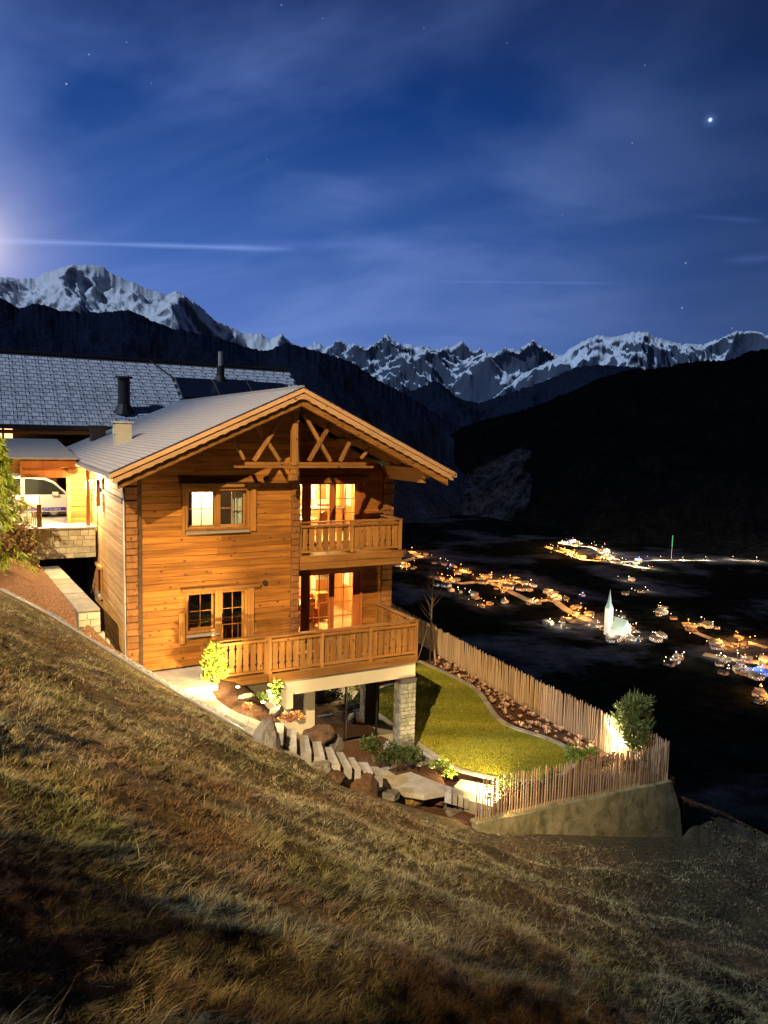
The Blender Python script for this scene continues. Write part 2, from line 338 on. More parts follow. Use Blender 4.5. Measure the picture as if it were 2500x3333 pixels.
def lawn_fn(q, b):
    p = pos(q); n = q.noise(p, 1.1, 4.0, 0.6); n2 = q.noise(q.map(p, (45, 45, 20)), 1.0, 4.0, 0.7)
    stripe = q.noise(q.map(p, (0.25, 2.2, 1), rot=(0, 0, -0.35)), 1.0, 3.0, 0.5)
    c = q.mix(q.ramp(n2, [(0.35, 0.0), (0.7, 1.0)]), (0.13, 0.140, 0.010), (0.31, 0.295, 0.030))
    c = q.mix(q.ramp(stripe, [(0.4, 0.0), (0.62, 0.7)]), c, (0.09, 0.075, 0.012))
    return c, n2
M['lawn'] = mat('cropped_lawn', lawn_fn, rough=0.9, bump=(0.9, 0.04))
def soil_fn(q, b):
    p = pos(q); n = q.noise(p, 0.8, 5.0, 0.6); n2 = q.noise(q.map(p, (3, 9, 4)), 2.0, 5.0, 0.7)
    c = q.mix(q.ramp(n2, [(0.3, 0.0), (0.7, 1.0)]), (0.045, 0.030, 0.013), (0.21, 0.15, 0.065))
    c = q.mix(q.ramp(n, [(0.5, 0.0), (0.7, 0.6)]), c, (0.05, 0.05, 0.014))
    ds = q.vm('DISTANCE', q.map(p, (.75, 1.3, 1.0), loc=(-BARE[0] * .75, -BARE[1] * 1.3, -BARE[2])), (0, 0, 0))
    k = q.ramp(q.m('ADD', ds, q.m('MULTIPLY', q.noise(p, 1.6, 5.0, .7), 1.6)), [(.0, 1.0), (.50, 1.0), (.62, 0.0)])
    nd = q.m('SUBTRACT', 1.9, q.m('ADD', ds, q.m('MULTIPLY', q.noise(p, 1.6, 5.0, .7), 1.4)), clamp=True)
    c = q.mix(nd, c, (.36, .28, .19))
    return c, n2
BARE = at_z(2385, 2775, -13.4)
M['meadow'] = mat('meadow_soil_and_thatch', soil_fn, rough=0.95, bump=(1.0, 0.08))

# ---------------------------------------------------------------- mesh helpers
def tag(o, label=None, cat=None, group=None, kind=None):
    if label: o['label'] = label
    if cat: o['category'] = cat
    if group: o['group'] = group
    if kind: o['kind'] = kind
    return o
def empty(name, loc=(0, 0, 0), label=None, cat=None, group=None):
    o = bpy.data.objects.new(name, None); C.objects.link(o); o.location = loc; o.empty_display_size = 0.3
    return tag(o, label, cat, group)
class MB:
    def __init__(s): s.v = []; s.f = []; s.n = 0; s.t = []
    def add(s, vs, fs, tint=None):
        s.v.extend([tuple(map(float, p)) for p in vs]); s.f.extend([tuple(i + s.n for i in f) for f in fs]); s.n += len(vs)
        if tint is not None: s.t.extend([tint] * len(vs))
        return s
    def box(s, x0, x1, y0, y1, z0, z1):
        return s.add([(x0, y0, z0), (x1, y0, z0), (x1, y1, z0), (x0, y1, z0), (x0, y0, z1), (x1, y0, z1), (x1, y1, z1), (x0, y1, z1)],
                     [(0, 3, 2, 1), (4, 5, 6, 7), (0, 1, 5, 4), (1, 2, 6, 5), (2, 3, 7, 6), (3, 0, 4, 7)])
    def bevbox(s, x0, x1, y0, y1, z0, z1, c=0.008):
        """box whose front (-y) edges are chamfered"""
        vs = [(x0, y1, z0), (x1, y1, z0), (x1, y1, z1), (x0, y1, z1), (x0, y0 + c, z0), (x1, y0 + c, z0), (x1, y0 + c, z1), (x0, y0 + c, z1),
              (x0 + c, y0, z0 + c), (x1 - c, y0, z0 + c), (x1 - c, y0, z1 - c), (x0 + c, y0, z1 - c)]
        fs = [(0, 3, 2, 1), (0, 1, 5, 4), (1, 2, 6, 5), (2, 3, 7, 6), (3, 0, 4, 7), (4, 5, 9, 8), (5, 6, 10, 9), (6, 7, 11, 10), (7, 4, 8, 11), (8, 9, 10, 11)]
        return s.add(vs, fs)
    def prism(s, poly, d):
        """polygon (3-D points) extruded by vector d"""
        n = len(poly); top = [(p[0] + d[0], p[1] + d[1], p[2] + d[2]) for p in poly]
        return s.add(list(poly) + top, [tuple(range(n))[::-1], tuple(range(n, 2 * n))] + [(i, (i + 1) % n, n + (i + 1) % n, n + i) for i in range(n)])
    def tube(s, pts, rad, k=6, cap=True):
        pts = [Vector(p) for p in pts]; rads = rad if isinstance(rad, (list, tuple)) else [rad] * len(pts)
        vs = []; fs = []
        for i, p in enumerate(pts):
            t = (pts[min(i + 1, len(pts) - 1)] - pts[max(i - 1, 0)]).normalized()
            a = t.orthogonal().normalized(); b = t.cross(a)
            for j in range(k):
                an = 2 * pi * j / k; vs.append(p + (a * cos(an) + b * sin(an)) * rads[i])
        for i in range(len(pts) - 1):
            for j in range(k): fs.append((i * k + j, i * k + (j + 1) % k, (i + 1) * k + (j + 1) % k, (i + 1) * k + j))
        if cap: fs.append(tuple(range(k))[::-1]); fs.append(tuple(range((len(pts) - 1) * k, len(pts) * k)))
        return s.add(vs, fs)
    def beam(s, p0, p1, w, h, up=(0, 0, 1)):
        """square beam from p0 to p1, w across, h along 'up'"""
        p0 = Vector(p0); p1 = Vector(p1); t = (p1 - p0).normalized(); u = Vector(up); a = t.cross(u).normalized() * (w / 2); b = a.cross(t).normalized() * (h / 2)
        vs = [p0 - a - b, p0 + a - b, p0 + a + b, p0 - a + b, p1 - a - b, p1 + a - b, p1 + a + b, p1 - a + b]
        return s.add(vs, [(0, 3, 2, 1), (4, 5, 6, 7), (0, 1, 5, 4), (1, 2, 6, 5), (2, 3, 7, 6), (3, 0, 4, 7)])
    def mesh(s, name):
        me = bpy.data.meshes.new(name); me.from_pydata(s.v, [], s.f)
        if s.t and len(s.t) == len(s.v):
            a = me.attributes.new('tint', 'FLOAT', 'POINT'); a.data.foreach_set('value', np.array(s.t, np.float32))
        me.update(); return me
    def build(s, name, m, parent=None, smooth=False, **props):
        me = s.mesh(name); me.materials.append(m)
        if smooth: me.polygons.foreach_set('use_smooth', [True] * len(me.polygons))
        o = bpy.data.objects.new(name, me); C.objects.link(o)
        if parent is not None: o.parent = parent; o.matrix_parent_inverse = wmat(parent).inverted()
        for k, v in props.items(): o[k] = v
        return o
def wmat(o):
    m = Matrix.Translation(o.location)
    return (wmat(o.parent) @ o.matrix_parent_inverse @ m) if o.parent is not None else m
def np_mesh(name, V, F, m, tint=None, parent=None, smooth=False, **props):
    """mesh from arrays; F is (n,3) or (n,4)"""
    me = bpy.data.meshes.new(name); V = np.asarray(V, np.float32); F = np.asarray(F, np.int32); k = F.shape[1]
    me.vertices.add(len(V)); me.vertices.foreach_set('co', V.ravel())
    me.loops.add(F.size); me.loops.foreach_set('vertex_index', F.ravel())
    me.polygons.add(len(F)); me.polygons.foreach_set('loop_start', np.arange(0, F.size, k, dtype=np.int32)); me.polygons.foreach_set('loop_total', np.full(len(F), k, np.int32))
    if smooth: me.polygons.foreach_set('use_smooth', np.ones(len(F), bool))
    if tint is not None:
        a = me.attributes.new('tint', 'FLOAT', 'POINT'); a.data.foreach_set('value', np.asarray(tint, np.float32))
    me.update(); me.validate(); me.materials.append(m)
    o = bpy.data.objects.new(name, me); C.objects.link(o)
    if parent is not None: o.parent = parent; o.matrix_parent_inverse = wmat(parent).inverted()
    for kk, v in props.items(): o[kk] = v
    return o
def grid_faces(nr, nc):
    i = np.arange(nr - 1)[:, None] * nc + np.arange(nc - 1)[None, :]; i = i.ravel()
    return np.stack([i, i + 1, i + nc + 1, i + nc], 1)
def smooth01(x): x = np.clip(x, 0, 1); return x * x * (3 - 2 * x)
def vnoise(x, y, seed=0):
    """value noise on arrays, -1..1"""
    xi = np.floor(x).astype(np.int64); yi = np.floor(y).astype(np.int64); xf = x - xi; yf = y - yi
    def h(a, b):
        n = (a * 374761393 + b * 668265263 + seed * 974634777) & 0xffffffff
        n = ((n ^ (n >> 13)) * 1274126177) & 0xffffffff
        return ((n ^ (n >> 16)) & 0xffff) / 32767.5 - 1
    u = xf * xf * (3 - 2 * xf); v = yf * yf * (3 - 2 * yf)
    return (h(xi, yi) * (1 - u) + h(xi + 1, yi) * u) * (1 - v) + (h(xi, yi + 1) * (1 - u) + h(xi + 1, yi + 1) * u) * v
def fbm(x, y, o=5, seed=0, gain=0.5, ridged=False):
    t = 0; a = 1; s = 0
    for i in range(o):
        n = vnoise(x, y, seed + i); t = t + a * ((1 - 2 * np.abs(n)) if ridged else n); s += a; a *= gain; x = x * 2.03 + 11.3; y = y * 2.03 - 5.1
    return t / s
def rowlight(name, kind, loc, energy, color, parent=None, size=0.1, target=None, spot=None, blend=0.5):
    l = bpy.data.lights.new(name, kind); l.energy = energy; l.color = color
    if kind in ('POINT', 'SPOT'): l.shadow_soft_size = size
    if kind == 'AREA': l.size = size
    if spot: l.spot_size = spot; l.spot_blend = blend
    o = bpy.data.objects.new(name, l); C.objects.link(o); o.location = loc
    if target is not None: o.rotation_euler = (Vector(loc) - Vector(target)).to_track_quat('Z', 'Y').to_euler()
    if parent is not None: o.parent = parent; o.matrix_parent_inverse = wmat(parent).inverted()
    return o

KEY_E = 1060000.0
# ================================================================ THE CHALET
EZ, RZ, SL, XM = -1.09, 1.24, 0.4613, 4.5        # eave, ridge height, slope, ridge position
def rz(x): return RZ - SL * abs(x - XM)
house = empty('chalet', (4.5, 3.0, -6.7), 'timber chalet with balconies, lit windows and a low gabled frosted roof', 'chalet')
ROW = 0.185
def hexa(x0b, x1b, x0t, x1t, y0, y1, z0, z1, c=0.009):
    vs = [(x0b, y1, z0), (x1b, y1, z0), (x1t, y1, z1), (x0t, y1, z1), (x0b, y0 + c, z0), (x1b, y0 + c, z0), (x1t, y0 + c, z1), (x0t, y0 + c, z1),
          (x0b, y0, z0 + c), (x1b, y0, z0 + c), (x1t, y0, z1 - c), (x0t, y0, z1 - c)]
    fs = [(0, 3, 2, 1), (0, 1, 5, 4), (1, 2, 6, 5), (2, 3, 7, 6), (3, 0, 4, 7), (4, 5, 9, 8), (5, 6, 10, 9), (6, 7, 11, 10), (7, 4, 8, 11), (8, 9, 10, 11)]
    return vs, fs
def spans(a0, a1, z0, z1, op):
    iv = [(a0, a1)]; zc = (z0 + z1) / 2
    for (b0, b1, c0, c1) in op:
        if c0 < zc < c1:
            iv = [q for (u, v) in iv for q in ((u, min(v, b0)), (max(u, b1), v)) if q[1] - q[0] > 0.02]
    return iv
def plank_wall(parent, a0, a1, z0, z1, y, op, m, side=False, lim=None, thick=0.05, splits=True):
    n = int(round((z1 - z0) / ROW)); h = (z1 - z0) / n
    for i in range(n):
        za, zb = z0 + i * h, z0 + (i + 1) * h - 0.004
        for (u, v) in spans(a0, a1, za, zb, op):
            cuts = [u, v]
            if splits and v - u > 3.2: cuts = [u, u + (v - u) * random.uniform(0.3, 0.7), v]
            for u2, v2 in zip(cuts[:-1], cuts[1:]):
                yo = y + random.uniform(-0.004, 0.004)
                ub, vb, ut, vt = u2, v2 - 0.003, u2, v2 - 0.003
                if lim:
                    ub, ut = max(ub, lim(za)[0]), max(ut, lim(zb)[0]); vb, vt = min(vb, lim(za)[1]), min(vt, lim(zb)[1])
                    if vb - ub < 0.05: continue
                    if vt < ut: vt = ut = (vt + ut) / 2
                vs, fs = hexa(ub, vb, ut, vt, yo, yo + thick, za, zb)
                if side: vs = [(b, a, c) for (a, b, c) in vs]
                MB().add(vs, fs).build('plank', m, parent)
def core(mb, a0, a1, z0, z1, y0, y1, op, side=False):
    zs = sorted({z0, z1, *[z for o in op for z in o[2:] if z0 < z < z1]})
    for za, zb in zip(zs[:-1], zs[1:]):
        for (u, v) in spans(a0, a1, za, zb, op):
            if side: mb.box(y0, y1, u, v, za, zb)
            else: mb.box(u, v, y0, y1, za, zb)

# --- openings (x0, x1, z0, z1)
UW = (1.62, 3.46, -2.78, -1.60); LW = (1.62, 2.53, -5.72, -4.52); LD = (2.60, 3.42, -6.62, -4.52)
UD = (5.12, 7.92, -3.60, -1.50); BD = (5.12, 7.92, -6.60, -4.47)
lim = lambda z: (XM - (0.86 - z) / SL, XM + (0.86 - z) / SL)
fac = [UW, LW, (LW[1] - .01, LD[0] + .01, -5.72, -4.52), LD]
plank_wall(house, 0.46, 4.76, -6.66, 0.80, 0.0, fac, M['plank_x'], lim=lim)
rec = [UD, BD]
plank_wall(house, 5.02, 8.62, -6.60, 0.70, 1.5, rec, M['plank_x'], lim=lim)
plank_wall(house, 0.05, 8.2, -6.9, -1.35, -0.0, [], M['plank_y'], side=True, splits=False)
plank_wall(house, 8.2, 15.0, -3.2, -1.35, -0.0, [], M['plank_y'], side=True, splits=False)
wc = MB()
core(wc, 0.05, 5.0, -6.7, -1.3, 0.055, 0.28, fac)
core(wc, 5.0, 8.98, -6.7, -1.3, 1.555, 1.78, rec)
core(wc, 0.3, 15.0, -9.9, -1.3, 0.055, 0.28, [], side=True)
core(wc, 1.8, 15.0, -9.9, -1.3, 8.80, 8.98, [], side=True)
wc.box(4.80, 5.0, 0.28, 1.6, -6.7, -0.4)
wc.box(0.3, 8.9, 14.8, 15.0, -9.9, -1.3)
wc.prism([(0.1, 0.06, -1.3), (4.99, 0.06, -1.3), (4.99, 0.06, 0.55), (4.5, 0.06, 0.80)], (0, 0.2, 0))
wc.prism([(4.99, 1.56, -1.3), (8.95, 1.56, -1.3), (4.99, 1.56, 0.55)], (0, 0.2, 0))
wc.box(0.3, 8.9, 0.3, 14.8, -3.92, -3.72); wc.box(0.3, 8.9, 0.3, 14.8, -6.95, -6.70)
wc.build('wall_core', M['dark_wood'], house)
# corner posts of stacked log ends
def log_stack(x0, x1, y0, y1, z0, z1, alt=0.03):
    n = int(round((z1 - z0) / ROW)); h = (z1 - z0) / n
    for i in range(n):
        d = alt if i % 2 else 0.0
        MB().bevbox(x0 - random.uniform(0, .006), x1 + random.uniform(0, .006), y0 + d + random.uniform(0, .012), y1, z0 + i * h, z0 + (i + 1) * h - 0.007, 0.014).build('log_end', M['log_end'], house)
log_stack(0.02, 0.33, -0.10, 0.05, -6.9, -1.35)
log_stack(4.77, 5.01, -0.09, 0.05, -6.66, 0.36)
log_stack(8.63, 9.02, 1.40, 1.55, -6.60, -1.25)
MB().box(0.335, 0.455, -0.03, 0.03, -6.9, -1.35).build('corner_groove_shade', M['dark_wood'], house)  # dark strip stands for the shaded groove beside the corner logs
MB().tube([(-0.02, -0.10, -6.9), (-0.02, -0.10, -1.45)], 0.028, 8).build('downpipe', M['zinc'], house, smooth=True)
MB().box(9.0, 9.03, 1.44, 15.0, -6.6, -1.2).build('side_cladding', M['dark_wood'], house)
# dark drip board on the side wall below the eave
MB().box(-0.05, -0.004, 0.1, 5.0, -2.0, -1.88).build('side_drip_board', M['dark_wood'], house)
# round vent covers
for z in (-1.35, -4.42):
    p = MB(); p.tube([(3.95, -0.05, z), (3.95, 0.01, z)], 0.075, 16); v = p.build('round_vent', M['black'], house)
    MB().tube([(3.95, -0.062, z), (3.95, -0.05, z)], 0.05, 12).build('vent_cap', M['dark_metal'], v)

# --- windows
def sash(parent, x0, x1, z0, z1, y, nx, nz, m, gl, fw=0.055, mw=0.02):
    f = MB(); f.box(x0, x1, y, y + .06, z0, z0 + fw); f.box(x0, x1, y, y + .06, z1 - fw, z1); f.box(x0, x0 + fw, y, y + .06, z0 + fw, z1 - fw); f.box(x1 - fw, x1, y, y + .06, z0 + fw, z1 - fw)
    f.build('sash', M[m], parent)
    for i in range(1, nx):
        x = x0 + fw + (x1 - x0 - 2 * fw) * i / nx; MB().box(x - mw / 2, x + mw / 2, y + .005, y + .045, z0 + fw, z1 - fw).build('muntin', M[m], parent)
    for j in range(1, nz):
        z = z0 + fw + (z1 - z0 - 2 * fw) * j / nz; MB().box(x0 + fw, x1 - fw, y + .008, y + .042, z - mw / 2, z + mw / 2).build('muntin', M[m], parent)
    MB().box(x0 + fw, x1 - fw, y + .02, y + .03, z0 + fw, z1 - fw).build('pane', M[gl], parent)
def frame(parent, o, y, d, w, m, bottom=True):
    f = MB(); x0, x1, z0, z1 = o
    f.box(x0, x0 + w, y, y + d, z0, z1); f.box(x1 - w, x1, y, y + d, z0, z1); f.box(x0 + w, x1 - w, y, y + d, z1 - w, z1)
    if bottom: f.box(x0 + w, x1 - w, y, y + d, z0, z0 + w)
    return f.build('window_frame', M[m], parent)
# upper left window
w = tag(MB().bevbox(1.50, 3.76, -0.09, 0.0, -1.585, -1.47).build('window', M['wood_x'], house), 'upper window with timber header and two sashes')
frame(w, UW, -0.01, 0.26, 0.07, 'frame_z')
MB().box(1.46, 3.80, -0.12, 0.0, -1.468, -1.445).build('header_flashing', M['dark_metal'], w)
MB().bevbox(3.50, 3.66, -0.06, 0.0, -2.86, -1.60).build('casing', M['frame_z'], w); MB().bevbox(1.53, 1.61, -0.045, 0.0, -2.86, -1.60).build('casing', M['frame_z'], w)
sash(w, 1.70, 2.52, -2.72, -1.67, 0.13, 2, 2, 'frame_z', 'glass'); sash(w, 2.60, 3.38, -2.72, -1.67, 0.13, 2, 2, 'frame_z', 'glass')
MB().box(2.52, 2.60, 0.10, 0.20, -2.74, -1.66).build('mullion', M['frame_z'], w)
MB().prism([(1.63, -0.10, -2.88), (3.45, -0.10, -2.88), (3.45, 0.12, -2.79), (1.63, 0.12, -2.79)], (0, 0, 0.02)).build('sill', M['zinc'], w)
MB().bevbox(1.82, 3.40, 0.02, 0.14, -2.79, -2.73).build('inner_ledge', M['frame_z'], w)
# lower left window and glazed door
w = tag(MB().bevbox(1.50, 3.80, -0.09, 0.0, -4.515, -4.42).build('window', M['wood_x'], house), 'lower window with small panes beside glazed door')
frame(w, LW, -0.01, 0.26, 0.07, 'frame_z')
sash(w, 1.70, 2.45, -5.66, -4.59, 0.13, 2, 2, 'frame_z', 'glass_dark')
MB().prism([(1.63, -0.10, -5.82), (2.58, -0.10, -5.82), (2.58, 0.12, -5.73), (1.63, 0.12, -5.73)], (0, 0, 0.02)).build('sill', M['zinc'], w)
MB().bevbox(2.46, 2.66, -0.05, 0.05, -6.62, -4.52).build('casing', M['frame_z'], w); MB().bevbox(3.43, 3.62, -0.05, 0.0, -6.62, -4.52).build('casing', M['frame_z'], w)
MB().bevbox(1.44, 1.61, -0.06, 0.0, -6.0, -5.1).build('shutter_box', M['frame_z'], w)
w = MB().box(LD[0], LD[1], 0.02, 0.26, -6.66, -6.62).build('terrace_door', M['frame_z'], house)
frame(w, LD, -0.005, 0.26, 0.07, 'frame_z')
sash(w, 2.68, 3.35, -6.60, -4.59, 0.13, 2, 4, 'frame_z', 'glass_dark')
# glazed balcony doors in the set-back wall
def balcony_door(o, nz, label):
    x0, x1, z0, z1 = o
    w = tag(MB().box(x0, x1, 1.52, 1.75, z0 - .03, z0).build('balcony_door', M['redwood_z'], house), label)
    frame(w, o, 1.44, 0.30, 0.10, 'redwood_z', False)
    MB().bevbox(x0 - .1, x1 + .12, 1.42, 1.5, z1, z1 + .12).build('header_board', M['wood_x'], w)
    xs = [(5.22, 5.78), (5.98, 6.76), (6.86, 7.64)]
    for a, b in xs: sash(w, a, b, z0 + .02, z1 - .10, 1.54, 2, nz, 'redwood_z', 'glass', 0.05, 0.022)
    MB().box(5.78, 5.98, 1.50, 1.62, z0, z1 - .1).build('door_post', M['redwood_z'], w)
    MB().box(7.64, 7.82, 1.50, 1.62, z0, z1 - .1).build('door_post', M['redwood_z'], w)
    MB().box(6.76, 6.86, 1.52, 1.61, z0, z1 - .1).build('door_post', M['redwood_z'], w)
balcony_door(UD, 4, 'upper glazed balcony doors, brightly lit behind'); balcony_door(BD, 4, 'lower glazed balcony doors with orange room behind')

# --- rooms behind the glass
def room(x0, x1, y0, y1, z0, z1, wm):
    r = MB(); r.box(x0, x1, y1, y1 + .05, z0, z1); r.box(x0 - .04, x0, y0, y1, z0, z1); r.box(x0, x1, y0, y1, z1, z1 + .04)
    if x0 < 5: r.box(x1, x1 + .04, y0, y1, z0, z1)
    o = r.build('room_wall', M[wm], house)
    if x0 > 5:
        MB().box(x1, x1 + .04, y0, y1, z0, z1).build('room_side_wall', M['orange_wood'], o)
        for k in range(6): MB().box(x1 - .03, x1 - .002, y0 + .3 + k * .7, y0 + .86 + k * .7, z0 + .1 + (k % 2) * .9, z1 - .15).build('wall_panel', M['orange_wood'] if k % 3 else M['white_wall'], o)
        for k in range(4): MB().box(x0 + .3 + k * .95, x0 + 1.0 + k * .95, y1 - .04, y1 - .002, z0 + .05, z0 + (.9, 2.2, 1.2, .9)[k]).build('wall_panel', M['orange_wood'], o)
    MB().box(x0, x1, y0, y1, z0 - .03, z0).build('room_floor', M['stone_floor'], o); return o
room(5.08, 8.75, 1.80, 6.2, -3.66, -1.36, 'white_wall'); room(5.08, 8.75, 1.80, 6.2, -6.66, -4.30, 'white_wall')
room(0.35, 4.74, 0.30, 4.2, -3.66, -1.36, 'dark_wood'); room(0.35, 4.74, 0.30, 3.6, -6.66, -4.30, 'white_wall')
def thing1(mb, name, m, label, cat, **kw): return tag(mb.build(name, m), label, cat, **kw)
# upper room: kitchen
def cabinet(x0, x1, y0, y1, z0, z1, nd, label):
    c = tag(MB().box(x0, x1, y0 + .03, y1, z0, z1).build('kitchen_cabinet', M['orange_wood']), label, 'cabinet')
    wd = (x1 - x0) / nd
    for i in range(nd):
        d = MB().bevbox(x0 + i * wd + .01, x0 + (i + 1) * wd - .01, y0, y0 + .03, z0 + .01, z1 - .01, .01).build('door', M['orange_wood'], c)
        MB().box(x0 + (i + .8) * wd, x0 + (i + .84) * wd, y0 - .03, y0, (z0 + z1) / 2 - .06, (z0 + z1) / 2 + .06).build('handle', M['steel'], d)
    return c
cabinet(5.15, 6.02, 5.2, 6.15, -3.66, -1.5, 2, 'tall orange kitchen cabinet behind the upper balcony doors')
cabinet(7.75, 8.05, 4.9, 5.3, -2.45, -1.45, 1, 'orange wall cabinet hanging in the upper kitchen')
cabinet(6.5, 8.6, 4.6, 5.2, -3.66, -2.78, 3, 'low orange counter with drawers in the upper kitchen')
thing1(MB().box(6.45, 8.65, 4.55, 5.25, -2.775, -2.73), 'worktop', M['granite'], 'pale stone worktop on the upper kitchen counter', 'worktop')
hd = thing1(MB().prism([(7.05, 5.7, -2.0), (7.45, 5.7, -2.0), (7.38, 5.8, -1.75), (7.12, 5.8, -1.75)], (0, .5, 0)), 'cooker_hood', M['steel'], 'grey cooker hood on the bright wall of the upper kitchen', 'cooker hood')
def table(x, y, z, label, r=.55, m='orange_wood'):
    t = tag(MB().tube([(x, y, z + .72), (x, y, z + .76)], r, 20).build('table', M[m]), label, 'table')
    MB().tube([(x, y, z), (x, y, z + .72)], .06, 8).build('table_leg', M[m], t); return t
def chair(x, y, z, rot, label, m='orange_wood'):
    c, s = cos(rot), sin(rot)
    def tr(p): return (x + p[0] * c - p[1] * s, y + p[0] * s + p[1] * c, z + p[2])
    def bx(a0, a1, b0, b1, c0, c1):
        q = MB(); q.box(a0, a1, b0, b1, c0, c1); q.v = [tr(p) for p in q.v]; return q
    o = tag(bx(-.22, .22, -.22, .22, .43, .48).build('chair', M[m]), label, 'chair')
    q = MB(); q.prism([(-.2, .18, .48), (.2, .18, .48), (.17, .24, 1.0), (0, .25, 1.05), (-.17, .24, 1.0)], (0, .035, 0)); q.v = [tr(p) for p in q.v]; q.build('backrest', M[m], o)
    for a in (-.19, .16):
        for b in (-.19, .16): bx(a, a + .03, b, b + .03, 0, .43).build('leg', M[m], o)
table(6.3, 3.0, -3.66, 'round orange table inside the upper balcony doors'); chair(5.9, 2.7, -3.66, 1.9, 'wooden chair pulled up left of the upper table'); chair(6.75, 2.6, -3.66, 3.5, 'wooden chair at the upper table nearest the balcony doors')
# lower room
cabinet(7.35, 7.75, 5.0, 5.6, -5.2, -4.36, 1, 'orange wall cupboard hanging in the lower room')
cabinet(7.15, 7.6, 3.5, 3.9, -6.66, -5.7, 1, 'short cupboard beside the lower balcony doors')
thing1(MB().box(6.2, 7.1, 3.2, 3.9, -6.66, -6.15).box(6.2, 7.1, 3.75, 3.9, -6.15, -5.75), 'sofa', M['red_cloth'], 'red upholstered seat in the lower room', 'sofa')
chair(5.9, 3.1, -6.66, 2.8, 'wooden chair with rounded back in the lower room, left of table'); chair(6.45, 2.8, -6.66, 3.3, 'wooden chair in the middle of the lower room'); table(6.3, 3.6, -6.66, 'round orange table in the lower room')
pc = thing1(MB().box(5.9, 6.45, 6.15, 6.19, -5.2, -4.6), 'wall_picture', M['steel'], 'grey framed picture on the bright lower room wall', 'picture')
# ceiling lamps (lit)
def ceiling_lamp(x, y, z, e, label, col=(1.0, 0.60, 0.24)):
    l = tag(MB().tube([(x, y, z - .10), (x, y, z)], .16, 16).build('ceiling_lamp', M['ceil_lamp']), label, 'lamp')
    rowlight('lamp_light', 'POINT', (x, y, z - .22), e, col, l, 0.12)
ceiling_lamp(6.7, 3.2, -1.37, 1500, 'lit ceiling lamp in the upper kitchen, near the doors'); ceiling_lamp(7.2, 5.4, -1.37, 1300, 'lit ceiling lamp at the back of the upper kitchen')
ceiling_lamp(6.2, 3.6, -4.31, 1200, 'lit ceiling lamp in the lower room')
ceiling_lamp(6.9, 5.3, -4.31, 1100, 'lit ceiling lamp at the back of the lower room')
# upper left room: white panel standing in for the lit doorway, dark cupboard, curtain
thing1(MB().box(2.2, 3.0, 2.2, 2.26, -3.66, -1.5), 'lit_doorway_panel', M['white_wall'], 'white panel standing in for the lit doorway behind the upper left window', 'partition')
thing1(MB().box(1.0, 2.15, 2.0, 2.6, -3.66, -1.7), 'wardrobe', M['redwood_z'], 'dark red wardrobe seen through the upper left window', 'wardrobe')
def curtain(x0, x1, y, z0, z1, m, label):
    n = int((x1 - x0) / .03); vs = []; fs = []
    for i in range(n + 1):
        xx = x0 + (x1 - x0) * i / n; yy = y + .025 * sin(i * 1.3)
        vs += [(xx, yy, z0), (xx, yy, z1), (xx, yy + .01, z0), (xx, yy + .01, z1)]
    for i in range(n):
        a = i * 4; fs += [(a, a + 4, a + 5, a + 1), (a + 2, a + 3, a + 7, a + 6), (a + 1, a + 5, a + 7, a + 3)]
    thing1(MB().add(vs, fs), 'curtain', m, label, 'curtain')
curtain(3.05, 3.34, 0.32, -3.6, -1.55, M['curtain'], 'pale curtain at the right of the upper left window')
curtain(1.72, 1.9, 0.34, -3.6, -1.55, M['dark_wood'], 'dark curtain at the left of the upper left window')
curtain(2.15, 2.42, 0.36, -6.6, -4.95, M['curtain'], 'pale curtain at the right of the lower left window')
curtain(2.70, 2.90, 0.36, -6.6, -4.95, M['curtain'], 'pale curtain at the left of the terrace door')
curtain(3.15, 3.33, 0.36, -6.6, -4.95, M['curtain'], 'pale curtain at the right of the terrace door')
ceiling_lamp(2.7, 1.3, -1.37, 500, 'lit ceiling lamp behind the upper left window', (1.0, 0.72, 0.40))

